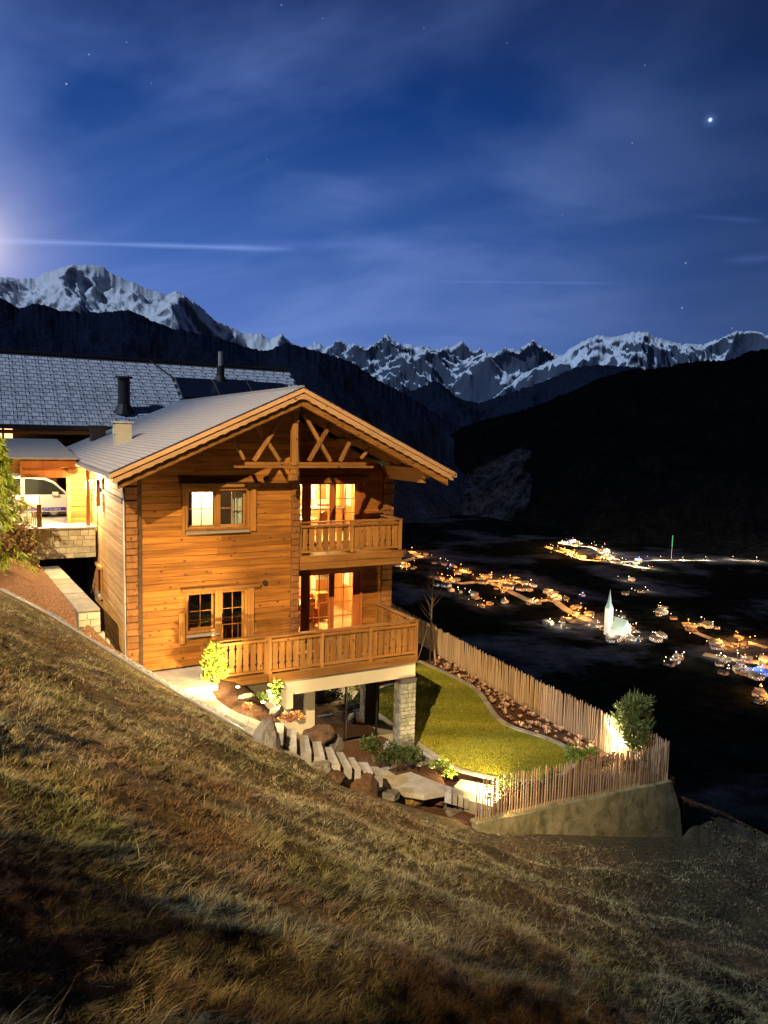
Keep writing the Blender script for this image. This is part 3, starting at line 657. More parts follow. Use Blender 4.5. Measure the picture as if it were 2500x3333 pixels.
# --- roof
def roof_slab(side):
    e = XM + side * 5.06; r = MB(); y0, y1 = -1.42, 13.2; ye = 15.0
    T = 0.07
    P = [(XM, y0, RZ), (e, y0, EZ), (e, ye, EZ), (XM, y1, RZ)]
    r.add(P + [(a, b, c - T) for a, b, c in P], [(0, 1, 2, 3), (4, 7, 6, 5), (0, 4, 5, 1), (1, 5, 6, 2), (2, 6, 7, 3), (3, 7, 4, 0)])
    return r.build('roof', M['roof'], house)
rl = roof_slab(-1); rr_ = roof_slab(1)
MB().tube([(XM, -1.45, RZ + .01), (XM, 13.2, RZ + .01)], 0.05, 6).build('ridge_cap', M['zinc'], rl)
for sd, rf in ((-1, rl), (1, rr_)):
    e = XM + sd * 5.04
    MB().tube([(e + sd * .05, -1.42, EZ - .09), (e + sd * .05, 15.0, EZ - .09)], 0.06, 8).build('gutter', M['zinc'], rf)
    # soffit boards between ridge and eave, rafters below
    nb = 30
    for i in range(nb):
        a = i / nb; b = (i + 1) / nb - .002
        xa, xb = XM + sd * 5.0 * a, XM + sd * 5.0 * b
        MB().prism([(xa, -1.36, rz(xa) - .075), (xb, -1.36, rz(xb) - .075), (xb, -1.36, rz(xb) - .10), (xa, -1.36, rz(xa) - .10)], (0, 3.0 if sd > 0 else 1.6, 0)).build('soffit_board', M['wood_y'], rf)
    ys = [-0.80, -0.15] + ([0.5, 1.15] if sd > 0 else [])
    for y in ys:
        xa, xb = XM + sd * .06, XM + sd * 4.75
        MB().prism([(xa, y, rz(xa) - .10), (xb, y, rz(xb) - .10), (xb, y, rz(xb) - .26), (xa, y, rz(xa) - .26)], (0, .12, 0)).build('rafter', M['wood_x'], rf)
    # verge: three boards stepping back, the middle one with a wavy lower edge
    def band(o1, o2, y0, y1, name, m, wavy=0.0, ends=5.05, x_in=0.0):
        c = MB(); n = 64 if wavy else 1
        top = []; bot = []
        for i in range(n + 1):
            x = XM + sd * (x_in + (ends - x_in) * i / n); zt = rz(x) - o1; zb = rz(x) - o2 + (wavy * (abs(sin(i * .9)) - .5) if wavy else 0)
            top.append((x, zt)); bot.append((x - sd * .0, zb))
        vs = [];
        for (x, zt), (x2, zb) in zip(top, bot): vs += [(x, y0, zt), (x2, y0, zb), (x, y1, zt), (x2, y1, zb)]
        fs = []
        for i in range(n):
            a = 4 * i; fs += [(a, a + 1, a + 5, a + 4), (a + 2, a + 6, a + 7, a + 3), (a, a + 4, a + 6, a + 2), (a + 1, a + 3, a + 7, a + 5)]
        fs += [(0, 2, 3, 1), (4 * n, 4 * n + 1, 4 * n + 3, 4 * n + 2)]
        return c.add(vs, fs).build(name, m, rf)
    band(-.012, .02, -1.50, -1.36, 'verge_flashing', M['dark_metal'])
    band(.022, .135, -1.52, -1.42, 'verge_board', M['verge'])
    band(.150, .300, -1.48, -1.405, 'verge_board', M['verge'], 0.035, 4.98)
    band(.24, .50, -1.37, -1.27, 'verge_rafter', M['wood_x'], 0, 4.86)
    MB().box(e - .03, e + .06, -1.49, -1.43, EZ - .16, EZ - .04).build('gutter_end', M['beige_metal'], rf)
# verge soffit strip: second plank under the overhang on the left, visible as a paler band
# purlins
def purlin(x, z, y0, y1, w, h, corbel=True):
    p = MB().box(x - w / 2, x + w / 2, y0, y1, z - h, z).build('purlin', M['wood_y'], house)
    if corbel: MB().box(x - w * .42, x + w * .42, y0 + .18, y1, z - h - .16, z - h - .003).build('purlin', M['wood_y'], p)
purlin(0.62, rz(0.62) - .27 - .05, -0.86, 0.1, .17, .17)
purlin(2.62, rz(2.62) - .27 - .02, -0.86, 0.1, .17, .17)
purlin(4.5, RZ - .26, -1.2, 1.6, .2, .22)
purlin(6.95, rz(6.95) - .27, -1.1, 1.6, .18, .2, False)
purlin(8.72, rz(8.72) - .30, -1.15, 1.5, .20, .28)
# --- ornamental truss in front of the gable
tr_ = tag(MB().box(2.75, 7.0, -0.92, -0.80, -0.99, -0.93).build('gable_truss', M['wood_x'], house), 'ornamental truss of crossed braces under the gable')
MB().box(3.05, 6.75, -0.90, -0.82, -0.925, -0.83).build('tie_beam', M['wood_x'], tr_)
MB().bevbox(4.40, 4.57, -0.96, -0.78, -0.92, 0.30).build('king_post', M['wood_z'], tr_)
MB().bevbox(4.42, 4.58, -0.99, -0.76, 0.30, 0.62).build('post_head', M['wood_z'], tr_)
MB().bevbox(4.38, 4.58, -0.94, -0.76, -1.16, -1.04).build('post_foot', M['wood_z'], tr_)
MB().bevbox(4.34, 4.60, -0.94, -0.76, -1.36, -1.17, .03).build('post_foot', M['wood_z'], tr_)
def br(x0, z0, x1, z1, w=.15, y=-0.87):
    w *= .66
    b = MB().beam((x0, y, z0), (x1, y, z1), .09, w, (0, 1, 0))
    b = MB(); t = Vector((x1 - x0, 0, z1 - z0)).normalized(); nrm_ = Vector((-t.z, 0, t.x)) * w / 2
    P0 = Vector((x0, y - .05, z0)); P1 = Vector((x1, y - .05, z1))
    b.prism([P0 - nrm_, P0 + nrm_, P1 + nrm_, P1 - nrm_], (0, .09, 0)); return b.build('brace', M['wood_z'], tr_)
br(4.92, -0.80, 5.72, 0.50, .16, -.88); br(4.78, 0.52, 5.62, -0.80, .15, -.84)
br(4.06, -0.80, 3.32, 0.28, .15, -.84); br(3.30, -0.80, 4.16, 0.48, .16, -.88)
br(5.92, -0.80, 6.32, -0.02, .14, -.86); br(3.02, -0.76, 2.72, -0.2, .12, -.86)
br(6.62, -0.72, 7.0, -0.30, .10, -.80)
# vent boxes on the left slope
def roof_box(x0, x1, y0, y1, h, m, label):
    zb = rz(x0) - .02; o = tag(MB().box(x0, x1, y0, y1, zb, zb + h).build('roof_vent', m), label, 'roof vent')
    MB().box(x0 - .05, x1 + .05, y0 - .05, y1 + .05, zb + h + .002, zb + h + .05).build('cap', m, o)
    MB().box(x0 - .06, x0 - .002, y0 + .1, y0 + .3, zb + h * .55, zb + h * .8).build('vent_pipe', m, o)
roof_box(0.55, 1.05, 4.85, 5.45, .78, M['beige_metal'], 'beige sheet metal vent box on the lit part of the chalet roof')
roof_box(0.62, 1.15, 11.3, 12.0, .62, M['dark_metal'], 'dark vent box at the back edge of the chalet roof')

# --- upper balcony
def balustrade(parent, p0, p1, z0, zt, nposts, gap=.045, bw=.17, m='wood_z', mr='wood_x', post=True):
    p0 = Vector(p0); p1 = Vector(p1); L = (p1 - p0).length; t = (p1 - p0) / L; nn = Vector((t.y, -t.x)); 
    def obox(a, b, c, d, za, zb, name, mm):
        q = MB(); P = [p0 + t * a + nn * c, p0 + t * b + nn * c, p0 + t * b + nn * d, p0 + t * a + nn * d]
        q.add([(v.x, v.y, za) for v in P] + [(v.x, v.y, zb) for v in P], [(0, 3, 2, 1), (4, 5, 6, 7), (0, 1, 5, 4), (1, 2, 6, 5), (2, 3, 7, 6), (3, 0, 4, 7)])
        return q.build(name, M[mm], parent)
    obox(-.05, L + .05, -.10, .07, zt - .035, zt, 'handrail', mr)
    obox(0, L, -.035, .045, zt - .17, zt - .10, 'rail', mr); obox(0, L, -.035, .045, z0 + .06, z0 + .12, 'rail', mr)
    ps = [L * i / (nposts - 1) for i in range(nposts)]
    for a in ps: obox(a - .045, a + .045, -.05, .05, z0, zt - .036, 'post', m)
    for a, b in zip(ps[:-1], ps[1:]):
        a += .06; b -= .06; n = max(1, round((b - a) / (bw + gap))); st = (b - a) / n
        for i in range(n):
            u0 = a + i * st + gap / 2; u1 = a + (i + 1) * st - gap / 2; j = .006
            q = MB(); za, zb = z0 + .09, zt - .11; nt = .028
            prof = [(u0, za), (u1, za), (u1, za + .16), (u1 - nt, za + .20), (u1, za + .24), (u1, zb - .24), (u1 - nt, zb - .20), (u1, zb - .16), (u1, zb), (u0, zb), (u0, zb - .16), (u0 + nt, zb - .2), (u0, zb - .24), (u0, za + .24), (u0 + nt, za + .2), (u0, za + .16)]
            o1 = .05 + random.uniform(-.004, .004); P = [p0 + t * u + nn * (-o1 + .0) for u, _ in prof]
            q.prism([(v.x, v.y, z) for v, (_, z) in zip(P, prof)], (nn.x * .025, nn.y * .025, 0))
            q.build('baluster', M[m], parent)
ub = tag(MB().box(5.03, 8.55, 0.0, 1.5, -3.76, -3.69).build('upper_balcony', M['wood_x'], house), 'upper balcony set into the right of the gable wall')
balustrade(ub, (5.05, 0.03), (8.50, 0.03), -3.66, -2.66, 3); balustrade(ub, (8.50, 0.1), (8.50, 1.45), -3.66, -2.66, 2, mr='wood_y')
MB().bevbox(5.03, 8.60, -0.06, 0.0, -3.90, -3.685).build('fascia_board', M['wood_x'], ub); MB().bevbox(5.03, 8.56, -0.035, 0.03, -4.12, -3.905).build('fascia_board', M['wood_x'], ub)
MB().box(5.03, 8.5, 0.04, 1.5, -4.10, -4.02).build('underside_board', M['wood_x'], ub); MB().box(8.50, 8.56, 0.03, 1.5, -4.12, -3.78).build('fascia_board', M['wood_y'], ub)
# --- lower balcony, running out in front of the wall
lb = tag(MB().box(1.85, 8.52, -1.2, 0.0, -6.86, -6.80).build('lower_balcony', M['wood_x'], house), 'long lower balcony in front of the gable wall')
MB().box(5.03, 8.52, 0.0, 1.5, -6.86, -6.80).build('deck_board', M['wood_x'], lb)
balustrade(lb, (1.88, -1.08), (3.62, -1.08), -6.80, -5.70, 2); balustrade(lb, (3.70, -1.19), (8.48, -1.19), -6.80, -5.70, 4)
balustrade(lb, (8.48, -1.12), (8.48, 1.45), -6.80, -5.70, 3, mr='wood_y')
for (a, b, y) in ((1.85, 3.66, -1.16), (3.66, 8.53, -1.26)):
    MB().bevbox(a, b, y, y + .06, -7.04, -6.79).build('fascia_board', M['wood_x'], lb)
MB().box(8.50, 8.555, -1.2, 1.5, -7.04, -6.79).build('fascia_board', M['wood_y'], lb)
MB().box(1.85, 4.3, -1.1, 0.0, -7.02, -6.87).build('joist_board', M['dark_wood'], lb)
# --- concrete under the lower balcony, basement wall, glass, column
MB().prism([(4.15, -1.14, -7.05), (8.52, -1.14, -7.05), (8.52, -1.14, -7.52), (4.50, -1.14, -7.52), (4.28, -1.14, -7.38)], (0, 0.45, 0)).build('concrete_beam', M['plaster'], house)
MB().box(4.4, 8.5, -0.69, 0.0, -7.2, -7.06).build('balcony_soffit', M['plaster'], house)
MB().box(1.7, 5.62, 0.02, 0.30, -9.95, -6.72).build('basement_wall', M['plaster'], house)
MB().box(5.62, 8.98, 0.10, 0.30, -7.95, -6.96).build('basement_wall', M['plaster'], house)
MB().box(4.25, 4.45, -1.10, 0.02, -7.95, -7.06).build('beam_end_wall', M['plaster'], house)
tg = MB().box(5.62, 8.98, 0.14, 0.16, -9.85, -7.95).build('terrace_glazing', M['glass_basement'], house)
for x in (5.64, 6.75, 7.86, 8.95): MB().box(x - .02, x + .02, 0.10, 0.139, -9.85, -7.95).build('glazing_bar', M['black'], tg)
MB().box(5.62, 8.98, 2.4, 2.5, -9.9, -7.0).build('basement_back_wall', M['dark_wood'], house)
MB().box(5.62, 8.98, 0.3, 2.4, -9.95, -9.87).build('basement_floor', M['black'], house)
MB().box(7.97, 8.47, -1.24, -0.84, -9.95, -7.66).build('column_core', M['mortar'], house)
col = MB().box(7.94, 8.50, -1.27, -0.81, -7.655, -7.525).build('stone_column', M['dark_metal'], house)
def cladding(parent, x0, x1, z0, z1, y, side, hh, ww, m, name='stone'):
    """courses of irregular stones on one face (front: -y, side: -x)"""
    z = z0
    while z < z1 - .02:
        h = min(hh * random.uniform(.7, 1.35), z1 - z)
        if z1 - z - h < .05: h = z1 - z
        x = x0
        while x < x1 - .01:
            w_ = min(ww * random.uniform(.6, 1.5), x1 - x)
            if x1 - x - w_ < ww * .3: w_ = x1 - x
            q = MB(); pr = random.uniform(.0, .02)
            if side: 
                q.bevbox(x + .005, x + w_ - .005, y - .025 - pr, y, z + .005, z + h - .005, .008); q.v = [(b, a, c) for (a, b, c) in q.v]
            else: q.bevbox(x + .005, x + w_ - .005, y - .025 - pr, y, z + .005, z + h - .005, .008)
            q.build(name, m, parent); x += w_
        z += h
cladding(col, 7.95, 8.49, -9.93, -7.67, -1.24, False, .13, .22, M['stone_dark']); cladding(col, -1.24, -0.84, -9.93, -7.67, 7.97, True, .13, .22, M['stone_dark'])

# ================================================================ GROUND
KERB = [at_z(0, 1921, -4.35), at_z(150, 1997, -5.0), at_z(300, 2088, -5.65), at_z(407, 2155, -6.08), at_z(510, 2218, -6.45), at_z(603, 2275, -6.74), at_z(700, 2330, -6.84), at_z(800, 2385, -6.86), at_z(904, 2441, -7.12), at_z(980, 2471, -7.45), at_z(1107, 2562, -8.05), at_z(1251, 2600, -8.95), at_z(1424, 2652, -9.95), at_z(1567, 2690, -10.65), at_y(1760, 2715, -5.66), at_y(2000, 2722, -5.9), at_y(2220, 2722, -6.1)]
CREST = [(16.2, -5.2, -11.4), (17.6, -4.0, -12.1), at_z(2350, 2642, -13.2), at_z(2500, 2718, -14.2), (27, -3.5, -16.6), (40, -3.0, -23)]
kx = [(-14.0, 7.5, 2.1), (-8.5, 4.6, -1.1), (-5.2, 2.9, -3.1)]
BND = kx + KERB + CREST
CTRL = BND + [(CX, CY, -1.72), (-8, CY, 0.9), (4.9, -15.7, -7.05), (-3.3, -26, -1.1), (6, -28, -6.0), (14, -16, -11.8), (24, -14, -16.5), (40, -20, -25), (-14, -14, 4.2), (-14, -32, 5.2), (22, -34, -15), (0.3, -11, -5.15), (8, -10.5, -9.6)]
P = np.array(CTRL)
def _phi(r): return r * r * np.log(r + 1e-9)
_D = np.linalg.norm(P[:, None, :2] - P[None, :, :2], axis=2)
_A = np.zeros((len(P) + 3, len(P) + 3)); _A[:len(P), :len(P)] = _phi(_D) + np.eye(len(P)) * 0.8
_A[:len(P), len(P):] = np.c_[np.ones(len(P)), P[:, :2]]; _A[len(P):, :len(P)] = _A[:len(P), len(P):].T
_W = np.linalg.solve(_A, np.r_[P[:, 2], 0, 0, 0])
def H0(x, y):
    x = np.asarray(x, float); y = np.asarray(y, float); sh = x.shape; x = x.ravel(); y = y.ravel(); out = np.empty(len(x))
    for i in range(0, len(x), 20000):
        r = np.sqrt((x[i:i+20000, None] - P[:, 0]) ** 2 + (y[i:i+20000, None] - P[:, 1]) ** 2)
        out[i:i+20000] = _phi(r) @ _W[:len(P)] + _W[len(P)] + _W[len(P)+1] * x[i:i+20000] + _W[len(P)+2] * y[i:i+20000]
    return out.reshape(sh)
_bx = np.array([p[:2] for p in BND])
def dist_b(x, y):
    d = np.full(x.shape, 1e9)
    for a, b in zip(_bx[:-1], _bx[1:]):
        ab = b - a; t = np.clip(((x - a[0]) * ab[0] + (y - a[1]) * ab[1]) / (ab @ ab), 0, 1)
        d = np.minimum(d, np.hypot(x - a[0] - t * ab[0], y - a[1] - t * ab[1]))
    return d
def relief(x, y):
    # cattle terraces and hummocks running down the slope
    a = 0.30 * fbm(x * .30 + 3, y * .75, 3, 5) + 0.17 * fbm(x * .8, y * 1.3, 3, 9) + 0.05 * fbm(x * 2.6, y * 3.0, 3, 13)
    for y0, am, wd_ in ((-15.4, .34, .42), (-17.7, .30, .40), (-12.6, .20, .38), (-10.2, .12, .32), (-8.3, .08, .3)):
        yy = y - (y0 + .55 * fbm(x * .28, x * 0 + y0, 3, 51) + .10 * fbm(x * 1.3, x * 0 + y0, 2, 53)); k = am * smooth01(.55 + 1.1 * fbm(x * .35 + 9, x * 0 + y0 * 3, 2, 57))
        a = a + k * (.75 * np.exp(-((yy + wd_ * .9) / wd_) ** 2) - np.exp(-((yy - wd_ * .45) / wd_) ** 2))
    return a
def H(x, y):
    d = dist_b(np.asarray(x, float), np.asarray(y, float)); return H0(x, y) + relief(np.asarray(x, float), np.asarray(y, float)) * smooth01(d / 1.6)
# ruled grid between the upper edge (kerb, garden wall, crest) and a line far behind the camera
def resample(pts, n):
    pts = np.array(pts); L = np.r_[0, np.cumsum(np.linalg.norm(np.diff(pts, axis=0), axis=1))]
    t = np.linspace(0, L[-1], n); return np.stack([np.interp(t, L, pts[:, k]) for k in range(3)], 1)
B = resample(BND, 420)
NR = 330; v = (np.linspace(0, 1, NR) ** 1.15)[:, None]
u = np.linspace(0, 1, 420)[None, :]
NX = -16 + 46 * u + 0 * v; NY = -34 + 0 * u + 0 * v
X = B[:, 0][None, :] * (1 - v) + NX * v; Y = B[:, 1][None, :] * (1 - v) + NY * v
ZZ = H(X, Y); e = smooth01(v / 0.03); ZZ = ZZ * e + (B[:, 2][None, :]) * (1 - e)
slope = np_mesh('meadow_slope', np.stack([X, Y, ZZ], 2).reshape(-1, 3), grid_faces(NR, 420), M['meadow'], smooth=True, kind='structure')
# the hill below the crest and below the garden, falling to the valley
def strip(name, rows, m, **kw):
    R = [resample(r, 120) for r in rows]; return np_mesh(name, np.concatenate(R), grid_faces(len(R), 120), m, smooth=True, **kw)
M['forest'] = None
def forest_fn(q, b):
    p = pos(q); n = q.noise(p, 0.012, 5.0, 0.6); n2 = q.noise(p, 0.09, 4.0, 0.7)
    c = q.mix(q.ramp(n2, [(0.35, 0.0), (0.7, 1.0)]), (0.003, 0.005, 0.002), (0.012, 0.015, 0.007))
    return q.mix(q.ramp(n, [(0.55, 0.0), (0.62, 0.25)]), c, (0.012, 0.013, 0.013)), n2
M['forest'] = mat('dark_conifer_forest', forest_fn, rough=1.0, bump=(1.0, 6.0), spec=0.0)
VZ = -220.0
garden_rim = [(-60, 30, 12), (-2, 22, -3.2), (12.5, 22, -9.0), (16.0, 13.5, -10.4), (15.4, 3, -10.4), (15.1, -3.0, -10.5), (15.2, -5.4, -11.2)] + CREST + [(60, -10, -34), (120, -60, -60)]
strip('forest_hillside', [garden_rim, [(p[0] + 6, p[1] + 8, p[2] - 9) for p in garden_rim], [(p[0] * 1.5 + 40, p[1] * 1.5 + 50, -75) for p in garden_rim], [(p[0] * 2.4 + 150, p[1] * 2.4 + 170, -170) for p in garden_rim], [(p[0] * 3.2 + 240, p[1] * 3.2 + 260, VZ - 4) for p in garden_rim]], M['forest'], kind='structure')

# meadow grass: blades, dense near the camera and thinner with distance
def blades(name, bx, by, bz, hgt, wid, lean, tint, m, **kw):
    n = len(bx); az = rng.uniform(0, 2 * pi, n); ca, sa = np.cos(az), np.sin(az)
    la = rng.normal(0, 1, n) * .35 ; lx, ly = lean[0] + .55 * rng.normal(0, 1, n), lean[1] + .55 * rng.normal(0, 1, n)
    b0 = np.stack([bx - ca * wid, by - sa * wid, bz], 1); b1 = np.stack([bx + ca * wid, by + sa * wid, bz], 1)
    mx, my, mz = bx + lx * hgt * .32, by + ly * hgt * .32, bz + hgt * .55
    m0 = np.stack([mx - ca * wid * .7, my - sa * wid * .7, mz], 1); m1 = np.stack([mx + ca * wid * .7, my + sa * wid * .7, mz], 1)
    t0 = np.stack([bx + lx * hgt, by + ly * hgt, bz + hgt * .85], 1)
    V = np.stack([b0, b1, m1, m0, t0], 1).reshape(-1, 3); i = np.arange(n)[:, None] * 5
    F = np.concatenate([i + np.array([[0, 1, 2]]), i + np.array([[0, 2, 3]]), i + np.array([[3, 2, 4]])])
    return np_mesh(name, V, F, m, np.repeat(tint, 5), **kw)
N = 1300000
ang = rng.uniform(-0.62, 0.60, N); rr = np.exp(rng.uniform(np.log(1.6), np.log(34), N))
fx, fy = AF[0], AF[1]; fl = sqrt(fx * fx + fy * fy); fx /= fl; fy /= fl
gx = CX + rr * (fx * np.cos(ang) + fy * np.sin(ang)); gy = CY + rr * (fy * np.cos(ang) - fx * np.sin(ang))
def below_edge(x, y):
    """inside the meadow: on the camera's side of the boundary line"""
    ins = np.zeros(len(x), bool); poly = np.vstack([_bx, [[40, -34], [-16, -34]]]); j = len(poly) - 1
    for i in range(len(poly)):
        xi, yi = poly[i]; xj, yj = poly[j]
        c = ((yi > y) != (yj > y)) & (x < (xj - xi) * (y - yi) / (yj - yi + 1e-12) + xi); ins ^= c; j = i
    return ins
keep = below_edge(gx, gy) & (dist_b(gx, gy) > .10)
gx, gy, rr = gx[keep], gy[keep], rr[keep]
# tufts: pull the blades towards tuft centres, leave dark hollows between
clump = fbm(gx * 2.1, gy * 2.1, 3, 21); bare = fbm(gx * .55 + 7, gy * 1.3, 3, 31)
g0x, g0y = gx, gy; th = .62; gx, gy = g0x * cos(th) - g0y * sin(th), g0x * sin(th) + g0y * cos(th)
cell = np.where(rng.random(len(gx)) < .5, 7.3, 4.7) * np.where(rr < 6, 1.25, 1.0); cxn = (np.floor(gx * cell) + .5 + .95 * vnoise(np.floor(gx * cell) * 7.3, np.floor(gy * cell) * 3.1, 5)) / cell
cyn = (np.floor(gy * cell) + .5 + .95 * vnoise(np.floor(gx * cell) * 2.9, np.floor(gy * cell) * 8.3, 6)) / cell
pull = rng.uniform(.25, .9, len(gx)); ox, oy = gx - cxn, gy - cyn; gx = cxn + ox * (1 - pull) + rng.normal(0, .006, len(gx)); gy = cyn + oy * (1 - pull) + rng.normal(0, .006, len(gx))
gx, gy, ox, oy = gx * cos(th) + gy * sin(th), -gx * sin(th) + gy * cos(th), ox * cos(th) + oy * sin(th), -ox * sin(th) + oy * cos(th)
keep = rng.uniform(-1.1, 1.0, len(gx)) < (clump * 1.7 + bare * 1.5 + .50)
keep &= (dist_b(gx, gy) > .08) & (np.hypot((gx - BARE[0]) * .8, (gy - BARE[1]) * 1.4) > .9)
gx, gy, rr, clump, bare, ox, oy = gx[keep], gy[keep], rr[keep], clump[keep], bare[keep], ox[keep], oy[keep]
def H_fast(x, y):
    xs = np.linspace(-9, 38, 900); ys = np.linspace(-24, 6, 700); XX, YY = np.meshgrid(xs, ys); ZH = H(XX, YY)
    fi = np.clip((x - xs[0]) / (xs[1] - xs[0]), 0, 898.99); fj = np.clip((y - ys[0]) / (ys[1] - ys[0]), 0, 698.99)
    i = fi.astype(int); j = fj.astype(int); a = fi - i; b = fj - j
    return ZH[j, i] * (1 - a) * (1 - b) + ZH[j, i + 1] * a * (1 - b) + ZH[j + 1, i] * (1 - a) * b + ZH[j + 1, i + 1] * a * b
gz = H_fast(gx, gy)
edge = np.clip(dist_b(gx, gy) / 1.2, .4, 1)
hg = (0.026 + 0.055 * rng.random(len(gx)) ** 2 + 0.03 * np.maximum(clump, 0)) * edge * np.where(rr < 6, 0.85, 1.0)
hg = np.where(rng.random(len(gx)) < .012, hg * 2.2, hg)
wd = np.clip(0.0008 + rr * 0.00036, .0013, .009) * rng.uniform(.5, 1.4, len(gx))
cu = vnoise(np.floor(gx * 5) * 5.7, np.floor(gy * 5) * 3.3, 17)
tn = np.clip(.42 + .5 * fbm(gx * 1.3 + 40, gy * 2.4, 3, 77) + .22 * cu + rng.normal(0, .24, len(gx)), 0, 1)
blades('meadow_grass', gx, gy, gz - .012, hg, wd, (0.42 + ox * 4, -0.05 + oy * 4), tn, M['dry_grass'], kind='stuff', label='dry unmown meadow grass leaning down the steep slope', category='grass')
print('grass blades', len(gx))

# ---- gravel strip with a metal edge along the upper side of the meadow
kb = resample(KERB[:10], 90)
def ribbon(pts, wdt, z0, z1, m, name, off=0.0, **kw):
    pts = np.array(pts); t = np.gradient(pts[:, :2], axis=0); t /= np.linalg.norm(t, axis=1)[:, None] + 1e-9; nn = np.stack([-t[:, 1], t[:, 0]], 1)
    a = pts[:, :2] + nn * off; b = a + nn * wdt; q = MB(); vs = []; fs = []
    for i in range(len(pts)):
        z = pts[i, 2]; vs += [(a[i, 0], a[i, 1], z + z0), (a[i, 0], a[i, 1], z + z1), (b[i, 0], b[i, 1], z + z1), (b[i, 0], b[i, 1], z + z0)]
    for i in range(len(pts) - 1):
        k = 4 * i
        for j in range(3): fs.append((k + j, k + j + 1, k + 5 + j, k + 4 + j))
        fs.append((k, k + 4, k + 7, k + 3))
    fs += [(0, 1, 2, 3), tuple(4 * (len(pts) - 1) + j for j in (3, 2, 1, 0))]
    return q.add(vs, fs).build(name, m, **kw)
ribbon(kb, .24, -.3, .015, M['pebble'], 'gravel_strip', kind='structure')
ribbon(kb, .012, -.3, .06, M['zinc'], 'path_edging', kind='structure')
sv = []; sf = []
q = MB()
for i in range(900):
    k = random.uniform(0, len(kb) - 1.01); i0 = int(k); p = kb[i0] * (1 - k + i0) + kb[i0 + 1] * (k - i0); t = kb[i0 + 1] - kb[i0]; t /= np.linalg.norm(t)
    o = random.uniform(.03, .22); x, y, z = p[0] - t[1] * o, p[1] + t[0] * o, p[2] + .02; r = random.uniform(.015, .035)
    q.add([(x - r, y, z), (x + r, y, z), (x, y - r, z), (x, y + r, z), (x, y, z + r * .8), (x, y, z - r)], [(0, 2, 4), (2, 1, 4), (1, 3, 4), (3, 0, 4), (2, 0, 5), (1, 2, 5), (3, 1, 5), (0, 3, 5)])
q.build('gravel', M['granite'], kind='stuff', label='loose grey gravel stones in the strip beside the meadow', category='gravel')

# ---- mulch bank left of the passage, retaining wall, stone steps of the wall end
q = MB(); nA = 26
kl = resample(kx[1:] + KERB[:4], nA)
tops = resample([(-9.5, 7.2, -2.4), (-4.5, 5.6, -3.3), (-1.85, 5.15, -4.30), (-1.35, 1.8, -4.72), (-1.18, .42, -4.92), (-.75, .20, -5.45), (-.30, -.15, -5.95), (-.12, -.55, -6.08)], nA)
V = []; nB = 18
for j in range(nB):
    f = j / (nB - 1); row = kl * (1 - f) + tops * f; row[:, 2] += .10 * sin(f * pi) + .035 * fbm(row[:, 0] * 3, row[:, 1] * 3, 3, 3); V.append(row + np.array([0, .12 * (1 - f), .0]))
np_mesh('mulch_bank', np.concatenate(V), grid_faces(nB, nA), M['mulch_bright'], smooth=True, kind='structure')
rw = empty('retaining_wall', (-1.3, 1.5, -5), 'stone retaining wall with flat coping beside the sunken passage', 'retaining wall')
A0, A1, B0, B1 = (-1.75, 5.15, -4.52), (-1.22, 5.15, -4.52), (-1.16, .30, -4.92), (-.60, .30, -4.92)
n = 9
for i in range(n):
    f, g_ = i / n + .004, (i + 1) / n - .004
    a = [B0[k] + (A0[k] - B0[k]) * f for k in range(3)]; b = [B1[k] + (A1[k] - B1[k]) * f for k in range(3)]; c = [B1[k] + (A1[k] - B1[k]) * g_ for k in range(3)]; d = [B0[k] + (A0[k] - B0[k]) * g_ for k in range(3)]
    MB().prism([a, b, c, d], (0, 0, random.uniform(.06, .072))).build('coping_stone', M['slab'], rw)
MB().add([B0, B1, A1, A0] + [(p[0], p[1], -9.9) for p in (B0, B1, A1, A0)], [(0, 1, 2, 3), (4, 7, 6, 5), (0, 4, 5, 1), (1, 5, 6, 2), (2, 6, 7, 3), (3, 7, 4, 0)]).build('wall_body', M['mortar'], rw)
# facing stones of the wall end, stepping down to the kerb
zt = -4.93
for r in range(7):
    zb = zt - .19; xl = -1.15 + max(0, r - 1) * .13; xr = -.60 + (0 if r < 3 else (r - 2) * .10)
    x = xl
    while x < xr - .02:
        w_ = min(random.uniform(.16, .30), xr - x); w_ = xr - x if xr - x - w_ < .08 else w_
        MB().bevbox(x + .004, x + w_ - .004, .23 - (0 if r < 3 else (r - 2) * .12) - random.uniform(0, .02), .30 + .1, zb + .004, zt - .004, .012).build('stone', M['stone'], rw); x += w_
    zt = zb
# passage floor and dark door beyond
MB().box(-1.2, 0.0, .3, 12, -9.95, -9.85).build('passage_floor', M['slab'], kind='structure')
pb = tag(MB().box(-2.1, 0.0, 9.0, 9.2, -9.9, -3.35).build('passage_back_wall', M['dark_wood']), 'dark timber wall at the end of the sunken passage', 'wall')
sw = tag(MB().box(-.10, -.004, 4.15, 5.25, -4.50, -4.40).build('side_window', M['wood_y'], house), 'small window low on the side wall of the chalet')
MB().box(-.06, -.004, 4.2, 4.3, -5.4, -4.5).build('casing', M['frame_z'], sw); MB().box(-.06, -.004, 5.1, 5.2, -5.4, -4.5).build('casing', M['frame_z'], sw)
MB().box(-.02, -.004, 4.3, 5.1, -5.35, -4.5).build('pane', M['glass_dark'], sw); MB().box(-.13, -.004, 4.15, 5.25, -5.45, -5.36).build('sill', M['zinc'], sw)

